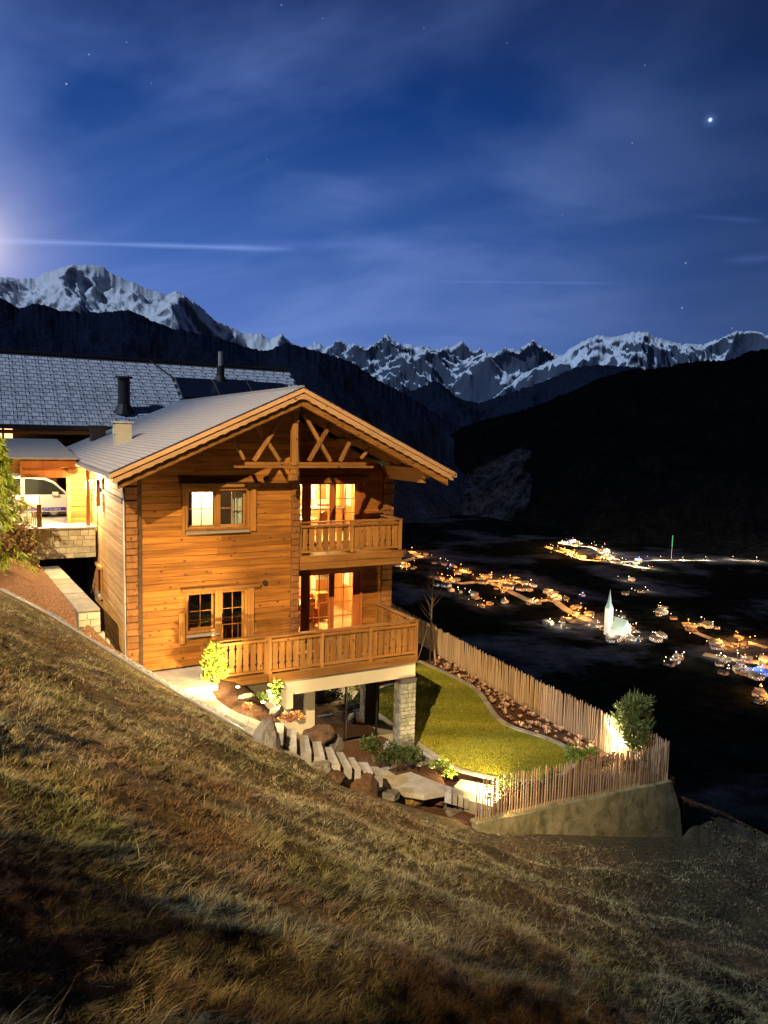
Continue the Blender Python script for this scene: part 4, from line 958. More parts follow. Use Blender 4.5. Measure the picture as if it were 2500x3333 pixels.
# ---- carport terrace: stone front, coping, posts, rail, roof
cp = empty('carport', (-1.2, 6.5, -3.2), 'timber carport with a stone faced front wall beside the chalet', 'carport')
MB().box(-2.9, -0.06, 5.16, 5.4, -4.22, -3.26).build('front_wall', M['mortar'], cp)
MB().box(-3.5, -1.8, 5.16, 5.5, -5.5, -4.22).build('front_wall', M['mortar'], cp)
cladding(cp, -2.9, -0.07, -4.22, -3.27, 5.16, False, .17, .30, M['stone']); cladding(cp, -2.9, -1.76, -4.75, -4.22, 5.16, False, .17, .30, M['stone'])
MB().box(-3.0, -0.05, 5.05, 5.42, -3.258, -3.20).build('coping', M['granite'], cp)
MB().box(-7.0, -0.06, 5.42, 13.0, -3.50, -3.24).build('floor_slab', M['slab'], cp)
MB().bevbox(-.34, -.22, 5.24, 5.36, -3.20, -1.10).build('post', M['wood_z'], cp)
MB().bevbox(-.82, -.70, 6.3, 6.42, -3.24, -1.10).build('post', M['wood_z'], cp)
MB().bevbox(-.17, -.05, 4.1, 4.2, -2.45, -1.62).build('post', M['redwood_z'], cp)
MB().box(-4.5, -.75, 10.7, 10.8, -3.24, -1.0).build('back_wall', M['plank_x'], cp)
for i in range(11): MB().bevbox(-.74, -.02, 6.50, 6.56, -3.24 + i * .19, -3.06 + i * .19, .01).build('plank', M['plank_x'], cp)
MB().box(-2.25, -.62, 5.2, 5.3, -1.28, -1.04).build('fascia_board', M['redwood_z'], cp)
MB().box(-2.25, -.55, 5.35, 5.47, -1.62, -1.30).build('beam', M['orange_wood'], cp)
MB().prism([(-3.4, 5.12, -1.03), (-.58, 5.12, -1.03), (-.58, 12.5, -.55), (-3.4, 12.5, -.55)], (0, 0, .06)).build('roof', M['zinc'], cp)
MB().box(-.85, -.60, 5.3, 10.5, -1.5, -1.08).build('beam', M['wood_y'], cp)
rlg = empty('terrace_railing', (-1.7, 5.6, -3.2), 'short orange timber railing running back beside the white car', 'railing')
RX = at_y(129, 1712, 5.3)[0]
pA = at_z(68, 1605, -2.62); pB = (RX, 5.33, -2.62)
MB().bevbox(pB[0] - .07, pB[0] + .07, 5.26, 5.40, -3.2, -2.47).build('post', M['wood_z'], rlg)
yA = 7.9; xA = at_y(72, 1605, yA)[0]
MB().bevbox(xA - .07, xA + .07, yA - .07, yA + .07, -3.24, -2.42).build('post', M['wood_z'], rlg)
MB().beam((pB[0], 5.35, -2.62), (xA, yA, -2.60), .14, .05).build('handrail', M['wood_y'], rlg)
for i in range(1, 9):
    f = i / 9; x = pB[0] + (xA - pB[0]) * f; y = 5.35 + (yA - 5.35) * f
    MB().box(x - .012, x + .012, y - .07, y + .07, -3.22, -2.65).build('baluster', M['wood_z'], rlg)
# wall lamp, very bright
wl = tag(MB().box(-.24, -.06, 5.45, 5.75, -2.0, -1.98).build('wall_lamp', M['zinc']), 'glaring white lamp on the chalet side wall above the terrace', 'lamp')
MB().tube([(-.22, 5.6, -1.90), (-.22, 5.6, -1.74)], .085, 12).build('lamp_glass', M['lens'], wl)
MB().box(-.30, -.04, 5.52, 5.68, -1.73, -1.70).build('lamp_cap', M['zinc'], wl)
rowlight('lamp_light', 'POINT', (-.50, 5.35, -1.85), 1300, (1.0, 0.70, 0.36), wl, .06)
cl_ = tag(MB().tube([(-1.7, 7.2, -1.32), (-1.7, 7.2, -1.24)], .13, 14).build('carport_lamp', M['lens']), 'lit round lamp under the carport roof above the white car', 'lamp')
rowlight('lamp_light', 'POINT', (-1.7, 7.0, -1.45), 230, (1.0, 0.72, 0.40), cl_, .1)
# white car, side on, in the carport
car = empty('parked_car', (-1.8, 8.9, -3.24), 'white car with a blue lettered stripe parked in the carport', 'car')
yb = 8.5
prof = [(-5.0, -3.02), (-.62, -3.04), (-.45, -2.9), (-.42, -2.55), (-.55, -2.36), (-1.05, -1.93), (-1.35, -1.80), (-1.9, -1.75), (-3.6, -1.75), (-4.3, -1.95), (-4.9, -2.4), (-5.05, -2.8)]
cy0, cy1 = 8.5, 10.1
def car_side(): 
    # lower body
    q = MB(); low = [(-5.0, -3.02), (-.62, -3.04), (-.47, -2.9), (-.44, -2.6), (-.58, -2.42), (-4.9, -2.42), (-5.05, -2.8)]
    q.prism([(x, cy0, z) for x, z in low], (0, cy1 - cy0, 0)); q.build('body', M['white_paint'], car)
    q = MB(); q.prism([(x, cy0 + .03, z) for x, z in [(-.62, -2.42), (-1.16, -1.95), (-1.5, -1.81), (-3.5, -1.79), (-4.2, -2.0), (-4.8, -2.42)]], (0, cy1 - cy0 - .06, 0)); q.build('window', M['car_glass'], car)
    q = MB(); ro = [(-.56, -2.40), (-1.05, -1.93), (-1.35, -1.80), (-1.9, -1.745), (-3.6, -1.745), (-4.3, -1.95), (-4.9, -2.4)]; ri = [(x, z - .09) for x, z in ro]
    for i in range(len(ro) - 1): q.prism([(ro[i][0], cy0 - .01, ro[i][1]), (ro[i + 1][0], cy0 - .01, ro[i + 1][1]), (ri[i + 1][0], cy0 - .01, ri[i + 1][1]), (ri[i][0], cy0 - .01, ri[i][1])], (0, cy1 - cy0 + .02, 0))
    q.build('roof', M['white_paint'], car)
    MB().box(-2.12, -1.98, cy0 - .008, cy0 + .05, -2.42, -1.80).build('door_pillar', M['zinc'], car)
    MB().box(-1.10, -.90, cy0 - .14, cy0 + .02, -2.44, -2.32).build('mirror', M['white_paint'], car)
    d = MB().box(-1.52, -1.5, cy0 - .006, cy0, -2.95, -2.45).build('door_gap', M['rubber'], car)
    st = MB().box(-3.0, -.50, cy0 - .012, cy0 - .001, -3.0, -2.885).build('print_stripe', M['blue_print'], car)
    # pale block lettering on the stripe, too blurred in the photograph to be read: plain upright strokes
    q = MB(); x = -1.62
    while x < -.86:
        w_ = random.choice([.022, .035, .045]); q.box(x, x + .014, cy0 - .018, cy0 - .013, -2.978, -2.912)
        if random.random() < .7: q.box(x, x + w_, cy0 - .018, cy0 - .013, *( (-2.926, -2.912) if random.random() < .5 else (-2.978, -2.964)))
        if random.random() < .4: q.box(x + w_ - .012, x + w_, cy0 - .018, cy0 - .013, -2.978, -2.912)
        x += w_ + .018
    q.build('lettering', M['white_print'], st)
    MB().box(-4.9, -.6, cy0 + .03, cy1 - .03, -3.14, -3.03).build('sill', M['dark_metal'], car)
    for x in (-4.1, -.95 - .1):
        wh = MB().tube([(x, cy0 + .02, -3.0), (x, cy0 + .22, -3.0)], .24, 20).build('wheel', M['rubber'], car); MB().tube([(x, cy0 + .005, -3.0), (x, cy0 + .02, -3.0)], .15, 16).build('rim', M['zinc'], wh)
car_side()
# unseen shrubs added outside the frame to shade the lower left of the meadow
SHADE_SHRUBS = [(-5.6, -19.8, 1.0), (-6.9, -18.0, 1.2), (-9.6, -21.6, 1.5), (-8.0, -22.4, 1.7), (-6.4, -22.9, 1.25), (-4.6, -23.2, 1.6), (-3.1, -23.4, 1.1), (-1.2, -22.8, 1.5), (0.6, -22.4, 1.2), (2.6, -22.2, 1.5), (4.4, -21.8, 1.3), (-7.6, -15.4, .9), (-10.8, -23.6, 2.2), (-8.8, -24.2, 2.4), (-6.9, -24.6, 2.2), (-5.2, -24.9, 2.5), (-3.4, -25.2, 2.1), (-1.4, -24.8, 2.4), (0.8, -24.4, 2.0), (3.0, -24.2, 2.3), (5.2, -23.8, 2.0), (6.6, -21.6, 1.3)]
# rough stones left of the railing
def boulder(name, c, r, m, label, cat='boulder', seed=0, group=None, rot=0.0, sub=4, cut=None):
    bpy_me = bpy.data.meshes.new(name); import bmesh
    bm = bmesh.new(); bmesh.ops.create_icosphere(bm, subdivisions=sub, radius=1.0)
    pl_ = [(Vector((random.gauss(0, 1), random.gauss(0, 1), random.gauss(.2, 1))).normalized(), random.uniform(.62, .92)) for _ in range(9)]
    for v_ in bm.verts:
        d = v_.co.normalized(); k = 1.0
        for nn_, off in pl_:
            dt = d.dot(nn_)
            if dt > 0.05: k = min(k, off / dt)
        k *= 1 + .12 * noise.noise(d * 2.3 + Vector((seed * 3.1, 0, 0))) + .06 * noise.noise(d * 6 + Vector((seed, 2, 0))) + .035 * (1 - 2 * abs(noise.noise(d * 11 + Vector((seed, 5, 0)))))
        v_.co = Vector((d.x * r[0], d.y * r[1], d.z * r[2])) * k
    bm.to_mesh(bpy_me); bm.free(); bpy_me.materials.append(m)
    o = bpy.data.objects.new(name, bpy_me); C.objects.link(o); o.location = c; o.rotation_euler = (0, 0, rot)
    return tag(o, label, cat, group)
for i, (px, py) in enumerate([(40, 1625), (75, 1650), (30, 1660), (85, 1680), (55, 1690), (18, 1690)]):
    boulder('wall_stone', at_y(px, py, 7.2), (.26, .2, .15), M['stone'], 'pale rough stone stacked left of the terrace railing', 'stone', i, 'rough stones left of the railing', sub=2)
MB().box(-5.5, -2.1, 7.6, 8.3, -4.4, -3.2).build('stone_bank', M['stone'], kind='structure')
MB().box(-5.5, -2.25, 5.3, 5.7, -4.4, -3.3).build('log_edging', M['dark_wood'], kind='structure')

# ================================================================ THE LARGE CHALET BEHIND
big = empty('large_chalet', (4.8, 18, -3), 'large chalet behind with a long frosted tile roof and solar panels', 'chalet')
SB = 0.631; YE, ZE = 14.5, 0.10; YR = 20.0; ZR = ZE + SB * (YR - YE); XL, XR = -9.0, 12.25
MB().prism([(XL, YE, ZE - .06), (XR, YE, ZE - .06), (XR, YR, ZR - .06), (XL, YR, ZR - .06)], (0, 0, -.14)).build('roof', M['roof_bed'], big)
MB().prism([(XL, YR, ZR - .06), (XR, YR, ZR - .06), (XR, YR + 5.5, ZE - .06), (XL, YR + 5.5, ZE - .06)], (0, 0, -.14)).build('roof', M['roof_bed'], big)
MB().box(XL, XR, YR - .12, YR + .12, ZR - .03, ZR + .06).build('ridge_cap', M['dark_metal'], big)
MB().box(XL, 4.0, YE - .16, YE - .01, ZE - .22, ZE - .04).build('gutter', M['dark_metal'], big)
MB().box(XL, 4.0, YE + .1, YE + .2, ZE - .42, ZE - .26).build('fascia_board', M['wood_x'], big)
TW, TH = 0.285, 0.345; sl_len = sqrt((YR - YE) ** 2 + (ZR - ZE) ** 2); uy, uz = (YR - YE) / sl_len, (ZR - ZE) / sl_len
tile_me = MB(); tw = TW - .028; th = TH - .03
tile_me.add([(0, 0, 0.03), (tw, 0, 0.03), (tw, th * uy, th * uz + .008), (0, th * uy, th * uz + .008), (0, 0, 0), (tw, 0, 0), (tw, th * uy, th * uz - .02), (0, th * uy, th * uz - .02)], [(0, 1, 2, 3), (4, 5, 1, 0), (5, 6, 2, 1), (6, 7, 3, 2), (7, 4, 0, 3)])
tme = tile_me.mesh('tile'); tme.materials.append(M['frost_tile'])
solar = (5.45, 11.45, 16.75, 18.45)
allt = []
nrow = int(sl_len / TH)
for r in range(nrow):
    yy = YE + (r * TH + .02) * uy; zz = ZE + (r * TH + .02) * uz - .055
    x = XL + (r % 2) * TW / 2
    while x < XR - TW:
        if not (solar[0] - .15 < x < solar[1] and solar[2] - .2 < yy < solar[3]) and x > -4.2: allt.append((x, yy, zz, r))
        x += TW
allt.sort(key=lambda t: (t[0] - CX) ** 2 + (t[1] - CY) ** 2 + (0 if t[0] > -3 else 1e4))
vis = [t for t in allt if t[0] < 4.5 or t[1] > 16.2]
hid = [t for t in allt if not (t[0] < 4.5 or t[1] > 16.2)]
inv_big = Matrix.Translation(-big.location)
for (x, y, z, r) in vis[:300]:
    o = bpy.data.objects.new('tile', tme); C.objects.link(o); o.parent = big; o.matrix_parent_inverse = inv_big; o.location = (x, y, z)
q = MB()
for (x, y, z, r) in vis[300:] + hid: q.add([(a + x, b + y, c + z) for a, b, c in tile_me.v], tile_me.f)
q.build('tile', M['frost_tile'], big, kind='stuff')
q = MB()
for (x, y, z, r) in allt:
    if (int(round(x / TW)) + r) % 2 == 0: q.box(x + tw * .42, x + tw * .58, y + .10, y + .16, z + .10, z + .17)
q.build('snow_hook', M['dark_metal'], big, kind='stuff')
MB().beam((4.55, YR - .2, ZR - .03), (5.50, 18.3, ZE + SB * (18.3 - YE) + .05), .07, .05).build('lightning_cable', M['dark_metal'], big)
for (a, b) in ((5.5, 7.35), (7.42, 9.2), (9.27, 11.3)):
    y0, y1 = 16.8, 18.4; z0, z1 = ZE + SB * (y0 - YE) + .06, ZE + SB * (y1 - YE) + .06
    p = MB().prism([(a, y0, z0), (b, y0, z0), (b, y1, z1), (a, y1, z1)], (0, 0, .05)).build('solar_panel', M['solar'], big)
    MB().beam((a, y0, z0 + .06), (a, y1, z1 + .06), .035, .03).build('panel_rail', M['alu'], p)
def flue(x, y, h, r, label, cap=True, top=None):
    zb = ZE + SB * (y - YE) - .2; o = tag(MB().tube([(x, y, zb), (x, y, zb + h)], r, 14).build('chimney_flue', M['dark_metal']), label, 'chimney')
    MB().tube([(x, y, zb), (x, y, zb + .45)], [r * 1.9, r * 1.05], 14).build('flue_collar', M['dark_metal'], o)
    if cap:
        MB().tube([(x, y, zb + h + .02), (x, y, zb + h + .10)], r * 1.45, 14).build('flue_cap', M['dark_metal'], o)
    if top: MB().tube([(x, y, zb + h), (x, y, zb + h + top)], r * .62, 12).build('flue_top', M['beige_metal'], o)
flue(2.58, 15.7, 1.62, .27, 'thick dark flue with flat cap low on the tiled roof'); flue(7.9, 18.5, .95, .20, 'dark flue with pale metal top near the tiled roof ridge', False, .75)
# gable wall under the eave, lit window at the far left
MB().box(XL, 3.5, 17.0, 17.2, -4.0, 0.9).build('wall', M['dark_wood'], big)
MB().box(-2.0, 3.5, 16.86, 16.98, -.85, -.55).build('belt_board', M['wood_x'], big)
MB().box(-2.1, 3.5, 15.4, 15.5, -1.2, -.7).build('balcony_front', M['dark_wood'], big)
wx = MB().box(-3.6, -2.0, 15.9, 16.0, -.05, .05).build('window', M['redwood_z'], big)
for x in (-3.6, -2.9, -2.48, -2.06): MB().box(x, x + .09, 15.9, 15.98, -1.1, -.05).build('window_frame', M['redwood_z'], wx)
MB().box(-3.6, -2.0, 15.99, 16.0, -1.1, -.05).build('pane', emit('lit_far_room', (1.0, .55, .28), 2.2), wx)
MB().box(-2.72, -2.6, 15.92, 15.97, -.6, -.1).build('window_bar', M['dark_wood'], wx)

# ================================================================ GARDEN
LZ = -10.0
# terrace in front of the gable wall and the paved path
MB().box(-0.2, 2.05, -1.72, 0.0, -7.2, -6.70).build('terrace', M['slab'], kind='structure')
MB().box(0.4, 2.05, -1.78, -1.725, -7.2, -6.705).build('step_riser', M['granite'], kind='structure')
path_l = resample([at_z(575, 2256, -6.86), at_z(650, 2297, -6.86), at_z(700, 2325, -6.86), at_z(760, 2360, -6.86), at_z(812, 2390, -6.86), at_z(850, 2410, -6.88)], 8)
path_r = resample([at_z(688, 2248, -6.86), at_z(705, 2278, -6.86), at_z(735, 2303, -6.86), at_z(775, 2324, -6.86), at_z(818, 2340, -6.86), at_z(850, 2352, -6.88)], 8)
pv = MB().prism([tuple(p) for p in path_l] + [tuple(p) for p in path_r[::-1]], (0, 0, -.4)).build('path', M['mortar'], kind='structure'); pv.location.z = -.03
for i in range(7):
    cuts = [0, .5 + .14 * (-1) ** i, 1]
    for a, b in zip(cuts[:-1], cuts[1:]):
        g2 = .012
        c4 = [path_l[i] * (1 - a) + path_r[i] * a, path_l[i] * (1 - b) + path_r[i] * b, path_l[i + 1] * (1 - b) + path_r[i + 1] * b, path_l[i + 1] * (1 - a) + path_r[i + 1] * a]
        ce = sum(c4) / 4; c4 = [tuple(ce + (p - ce) * .975) for p in c4]
        MB().prism(c4, (0, 0, random.uniform(.018, .026))).build('paving_slab', M['slab'], pv)
# sloping mulch bed between the path, the balcony and the basement terrace
def bed_h(x, y):  # falls from the path level to the basement terrace
    t = smooth01((x - 2.2) / 3.7); z = -6.84 - 2.95 * t
    z = z + .25 * smooth01((y + 2.2) / 1.5) * (1 - t) * .4 + .05 * fbm(x * 2, y * 2, 3, 4)
    z = z - .25 * smooth01((-y - 3.6) / 1.2) * t - .38 * smooth01((x - 2.2) / .5) * smooth01((-y - 3.1) / .9)
    return np.maximum(z, -9.98)
bl = resample([at_z(688, 2246, -6.85), at_z(705, 2278, -6.85), at_z(735, 2303, -6.85), at_z(775, 2324, -6.85), at_z(818, 2340, -6.85), at_z(850, 2395, -6.9), (2.75, -5.6, -7.42), (3.6, -5.75, -8.05), (4.3, -5.6, -8.5), (5.2, -5.3, -9.0), (6.9, -5.0, -9.95), (8.3, -4.85, -10.5)], 60)
V = []
for j in range(26):
    f = j / 25; tx = np.linspace(1.75, 8.0, 60); ty = np.full(60, .02)
    x = bl[:, 0] * (1 - f) + tx * f; y = bl[:, 1] * (1 - f) + ty * f
    z = bed_h(x, y); kf = smooth01(f * 3.2) if isinstance(f, np.ndarray) else float(smooth01(np.array(f * 3.2))); z = z * kf + (bl[:, 2] - .28 * smooth01((bl[:, 0] - 2.3) / .5) - .02) * (1 - kf); V.append(np.stack([x, y, z], 1))
np_mesh('mulch_bed', np.concatenate(V), grid_faces(26, 60), M['mulch'], smooth=True, kind='structure')
MB().box(5.6, 8.7, -2.1, .14, -10.1, -9.84).build('basement_terrace', M['slab'], kind='structure')
MB().box(5.5, 8.8, -2.25, -2.105, -10.1, -9.80).build('terrace_edging', M['granite'], kind='structure')

# block steps
steps = empty('garden_steps', at_z(1000, 2400, -7.6), 'flight of pale granite block steps curving down between boulders', 'steps')
SQ = [((889, 2352), (925, 2352), (921, 2426), (904, 2428), -6.98), ((935, 2372), (964, 2372), (966, 2432), (930, 2432), -7.14), ((975, 2393), (1003, 2393), (1014, 2450), (978, 2450), -7.32),
      ((1017, 2413), (1044, 2413), (1058, 2462), (1022, 2464), -7.50), ((1058, 2431), (1079, 2431), (1108, 2490), (1073, 2491), -7.70), ((1094, 2448), (1116, 2448), (1146, 2497), (1120, 2501), -7.88),
      ((1134, 2465), (1152, 2465), (1176, 2502), (1150, 2505), -8.06), ((1164, 2480), (1196, 2481), (1214, 2512), (1184, 2514), -8.24), ((1200, 2494), (1232, 2496), (1246, 2524), (1216, 2528), -8.44)]
for a, b, c, d, z in SQ:
    z -= .12; MB().prism([at_z(*a, z), at_z(*b, z), at_z(*c, z), at_z(*d, z)][::-1], (0, 0, -.30)).build('step', M['granite'], steps)
# lower path of large slabs and four small steps
lp = tag(MB().prism([at_z(*p, -9.42) for p in ((1230, 2508), (1262, 2506), (1290, 2524), (1336, 2512), (1392, 2534), (1448, 2556), (1450, 2576), (1380, 2588), (1318, 2578), (1255, 2548))][::-1], (0, 0, -.14)).build('lower_path', M['slab']), kind='structure')
for i in range(4):
    x0, y0 = 1448 + i * 19, 2556 + i * 6; z = -9.42 - i * .14
    MB().prism([at_z(x0, y0, z), at_z(x0 + 22, y0 + 5, z), at_z(x0 + 22, y0 + 27, z), at_z(x0, y0 + 21, z)][::-1], (0, 0, -.3)).build('step', M['granite'], steps)
MB().prism([at_z(*p, -9.93) for p in ((1500, 2536), (1600, 2556), (1640, 2590), (1600, 2625), (1510, 2600), (1478, 2560))][::-1], (0, 0, -.4)).build('lower_landing', M['slab'], kind='structure')

# boulders
def bpx(px, py, z, r, m, label, rot=0.0, dz=0.0, seed=0, stretch=None):
    p = at_z(px, py, z); r = tuple(x * .62 for x in r); return boulder('boulder', (p[0], p[1], p[2] + dz), r, M[m], label, 'boulder', seed, 'boulders along the garden steps', rot)
boulder('boulder', (lambda p: (p[0], p[1], -6.92))(at_z(868, 2432, -6.95)), (.36, .26, .62), M['boulder_grey'], 'tall pointed grey boulder beside the first block step', 'boulder', 31, 'boulders along the garden steps', .5)
bpx(1035, 2392, -7.6, (.75, .5, .42), 'boulder_brown', 'rounded rusty boulder behind the middle block steps', .3, 0, 2)
bpx(1083, 2424, -8.05, (.55, .42, .45), 'boulder_grey', 'grey boulder with a dark cleft below the basement glass', .8, 0, 3)
bpx(1035, 2512, -7.95, (.55, .5, .46), 'boulder_pale', 'black and white veined boulder at the meadow edge under the steps', .2, .05, 4)
bpx(1090, 2530, -8.1, (.42, .4, .36), 'boulder_brown', 'small brown boulder wedged under the fifth step', .9, 0, 5)
bpx(1182, 2570, -8.75, (.78, .6, .62), 'boulder_brown', 'largest rusty brown boulder at the meadow edge', 1.2, .05, 6)
bpx(1262, 2596, -9.35, (.60, .5, .34), 'boulder_pale', 'low pale lichen covered boulder right of the largest brown one', .4, 0, 7)
bpx(1350, 2590, -9.75, (.48, .42, .50), 'boulder_ochre', 'ochre boulder with a dark hollow below the lower path', .4, 0, 8)
bpx(1436, 2590, -9.95, (.80, .45, .30), 'boulder_brown', 'flat red brown boulder below the small steps', .6, 0, 9)
bpx(1478, 2640, -10.35, (1.05, .55, .50), 'boulder_grey', 'broad grey green rock slab at the left end of the garden wall', .5, 0, 10)
bpx(1374, 2482, -9.75, (.50, .30, .22), 'boulder_grey', 'low dark flat boulder beside the foot of the stone column', .5, .05, 11)
bpx(1264, 2440, -9.75, (.28, .24, .34), 'boulder_pale', 'upright pinkish stone on the basement terrace edge', .2, .1, 12)
bpx(900, 2322, -6.95, (.30, .22, .24), 'boulder_pale', 'pale stone glaring beside the garden spotlight', .2, .05, 13)
bpx(800, 2268, -6.80, (.42, .22, .12), 'boulder_pale', 'flat pale stone shape standing in for spotlight glare in the mulch bed', .3, 0, 14)  # pale shape stands in for the glare of the nearby spotlight
bpx(980, 2338, -7.5, (.22, .2, .15), 'boulder_ochre', 'small lumpy stone in the mulch near the white basement wall', .3, .05, 15)
bpx(1535, 2655, -10.6, (.28, .2, .16), 'boulder_grey', 'small stone on the grass at the left foot of the garden wall', .3, .0, 16)

# plants
def leaves(q, c, r, n, size, spread=1.0, up=0.2, hollow=.35, tintf=None):
    for _ in range(n):
        d = Vector((random.gauss(0, 1), random.gauss(0, 1), random.gauss(0, 1))).normalized(); k = hollow + (1 - hollow) * random.random() ** .6
        p = Vector(c) + Vector((d.x * r[0], d.y * r[1], d.z * r[2])) * k
        a = Vector((random.gauss(0, 1), random.gauss(0, 1), random.gauss(up, .7))).normalized(); b = a.orthogonal().normalized(); b = (b * cos(random.random() * 6) + a.cross(b) * sin(random.random() * 6))
        s = size * random.uniform(.6, 1.3); q.add([p, p + a * s * .5 + b * s * .32, p + a * s, p + a * s * .5 - b * s * .32], [(0, 1, 2, 3)], random.random() if tintf is None else tintf(p))
def shrub(name, base, r, n, size, m, label, cat='shrub', nstem=7, group=None, lobes=6, hollow=.3):
    root = empty(name, base, label, cat, group); q = MB(); st = MB()
    for i in range(lobes):
        a = random.uniform(0, 6.28); k = random.uniform(.1, .75)
        c = (base[0] + cos(a) * r[0] * k, base[1] + sin(a) * r[1] * k, base[2] + r[2] * random.uniform(.45, 1.5))
        leaves(q, c, (r[0] * .5, r[1] * .5, r[2] * .45), n // lobes, size, hollow=hollow)
        st.tube([base, (base[0] * .4 + c[0] * .6, base[1] * .4 + c[1] * .6, base[2] + (c[2] - base[2]) * .5), c], [.018, .012, .006], 5)
    q.build('foliage', M[m], root); st.build('stem', M['bark'], root); return root
pz = lambda px, py, z: at_z(px, py, z)
shrub('leafy_shrub', pz(896, 2300, -6.95), (.27, .25, .40), 300, .12, 'leaf_green', 'bright green broad leaved shrub above the garden spotlight', lobes=7)
shrub('leafy_shrub', pz(860, 2282, -6.92), (.28, .2, .14), 200, .08, 'leaf_dark', 'low dark shrub left of the bright green shrub')
shrub('flowering_plant', pz(808, 2308, -6.88), (.14, .1, .08), 120, .07, 'red_leaf', 'small red leaved plant at the path edge left of the spotlight', 'plant')
shrub('rust_shrub', pz(940, 2350, -7.25), (.42, .32, .15), 700, .06, 'red_leaf', 'rust coloured low shrub right of the spotlight', lobes=8)
shrub('dark_shrub', pz(1215, 2482, -9.2), (.45, .4, .5), 700, .09, 'leaf_dark', 'dark evergreen shrub left of the stone column', lobes=8)
shrub('dark_shrub', pz(1285, 2500, -9.5), (.5, .45, .42), 700, .09, 'leaf_dark', 'dark evergreen shrub in front of the stone column', lobes=8)
shrub('dark_shrub', pz(1320, 2490, -9.6), (.5, .4, .3), 500, .09, 'leaf_dark', 'lower dark shrub right of the one before the stone column', lobes=8)
shrub('green_shrub', pz(1415, 2505, -9.9), (.4, .3, .2), 350, .08, 'leaf_green', 'low green shrub by the lawn edging below the column')
shrub('green_shrub', pz(1472, 2535, -9.95), (.3, .25, .22), 320, .08, 'leaf_green', 'rounded green shrub at the lower corner of the lawn')
shrub('green_shrub', pz(1885, 2480, -10.0), (.62, .4, .36), 700, .10, 'leaf_green', 'broad green shrub behind the front fence near the conifer')
shrub('green_shrub', pz(1650, 2590, -10.05), (.45, .3, .30), 380, .10, 'leaf_green', 'bright shrub behind the left end of the front fence')
shrub('dark_shrub', pz(1720, 2585, -10.05), (.45, .3, .28), 380, .10, 'leaf_dark', 'dark shrub behind the left part of the front fence')
shrub('dark_shrub', pz(1800, 2565, -10.05), (.5, .3, .26), 420, .10, 'leaf_dark', 'dark low shrub behind the middle of the front fence')
shrub('rust_shrub', pz(1955, 2500, -10.0), (.6, .35, .26), 700, .09, 'brown_bush', 'pale brown twiggy shrub behind the front fence left of the conifer')
shrub('rust_shrub', pz(2070, 2510, -10.0), (.55, .35, .24), 600, .09, 'brown_bush', 'pale brown twiggy shrub behind the front fence under the conifer')
shrub('brown_bush', at_z(10, 1830, -3.9), (.95, .6, .60), 2600, .10, 'brown_bush', 'large brown bush at the edge left of the stone wall', lobes=12, hollow=.1)
shrub('dark_shrub', at_z(75, 1785, -3.9), (.55, .5, .36), 700, .10, 'leaf_dark', 'dark shrub with pale stones beside the carport wall', lobes=8)
def conifer(name, base, h, r, m, label, nb=60, n_leaf=26, size=.13, droop=.0, lean=.6, cat='conifer'):
    root = empty(name, base, label, cat); q = MB(); st = MB(); b = Vector(base); st.tube([b, b + Vector((0, 0, h * .9))], [.05, .012], 6)
    for i in range(nb):
        f = (i + .5) / nb; z = h * (.04 + .86 * f); a = i * 2.399 + random.uniform(-.3, .3)
        L = r * (1.05 - .85 * f ** 1.3) * random.uniform(.75, 1.15)
        p0 = b + Vector((0, 0, z)); p1 = p0 + Vector((cos(a) * L, sin(a) * L, L * lean * random.uniform(.6, 1.2) - droop * L)); st.tube([p0, (p0 + p1) / 2 + Vector((0, 0, .05 - droop * .1)), p1], [.012, .008, .004], 4)
        for k in range(n_leaf):
            t = random.uniform(.2, 1.05); p = p0.lerp(p1, t) + Vector((random.gauss(0, .03), random.gauss(0, .03), random.gauss(0, .03)))
            d = ((p1 - p0).normalized() * .7 + Vector((random.gauss(0, .6), random.gauss(0, .6), random.gauss(.35 - droop * 1.6, .35)))).normalized(); s = size * random.uniform(.6, 1.3)
            e = d.orthogonal().normalized(); e = e * cos(k) + d.cross(e) * sin(k)
            q.add([p, p + d * s * .5 + e * .018, p + d * s, p + d * s * .5 - e * .018], [(0, 1, 2, 3)], random.random() * (.5 + .5 * t))
    q.build('crown', M[m], root); st.build('trunk', M['bark'], root); return root
conifer('pine_tree', at_z(2058, 2482, -10.0), 2.05, .60, 'needle', 'bushy young pine lit from below in the far garden corner', 64, 70, .22, 0, 2.0)
conifer('small_conifer', pz(697, 2236, -6.85), 1.25, .34, 'larch_needle', 'slim bright conifer against the left end of the lower balcony', 44, 30, .12, 0, .7)
cn = conifer('drooping_conifer', at_y(-15, 1790, 3.6), 3.75, 1.15, 'larch_needle', 'drooping bright green conifer at the left edge beside the carport', 90, 75, .22, .55, -.1)
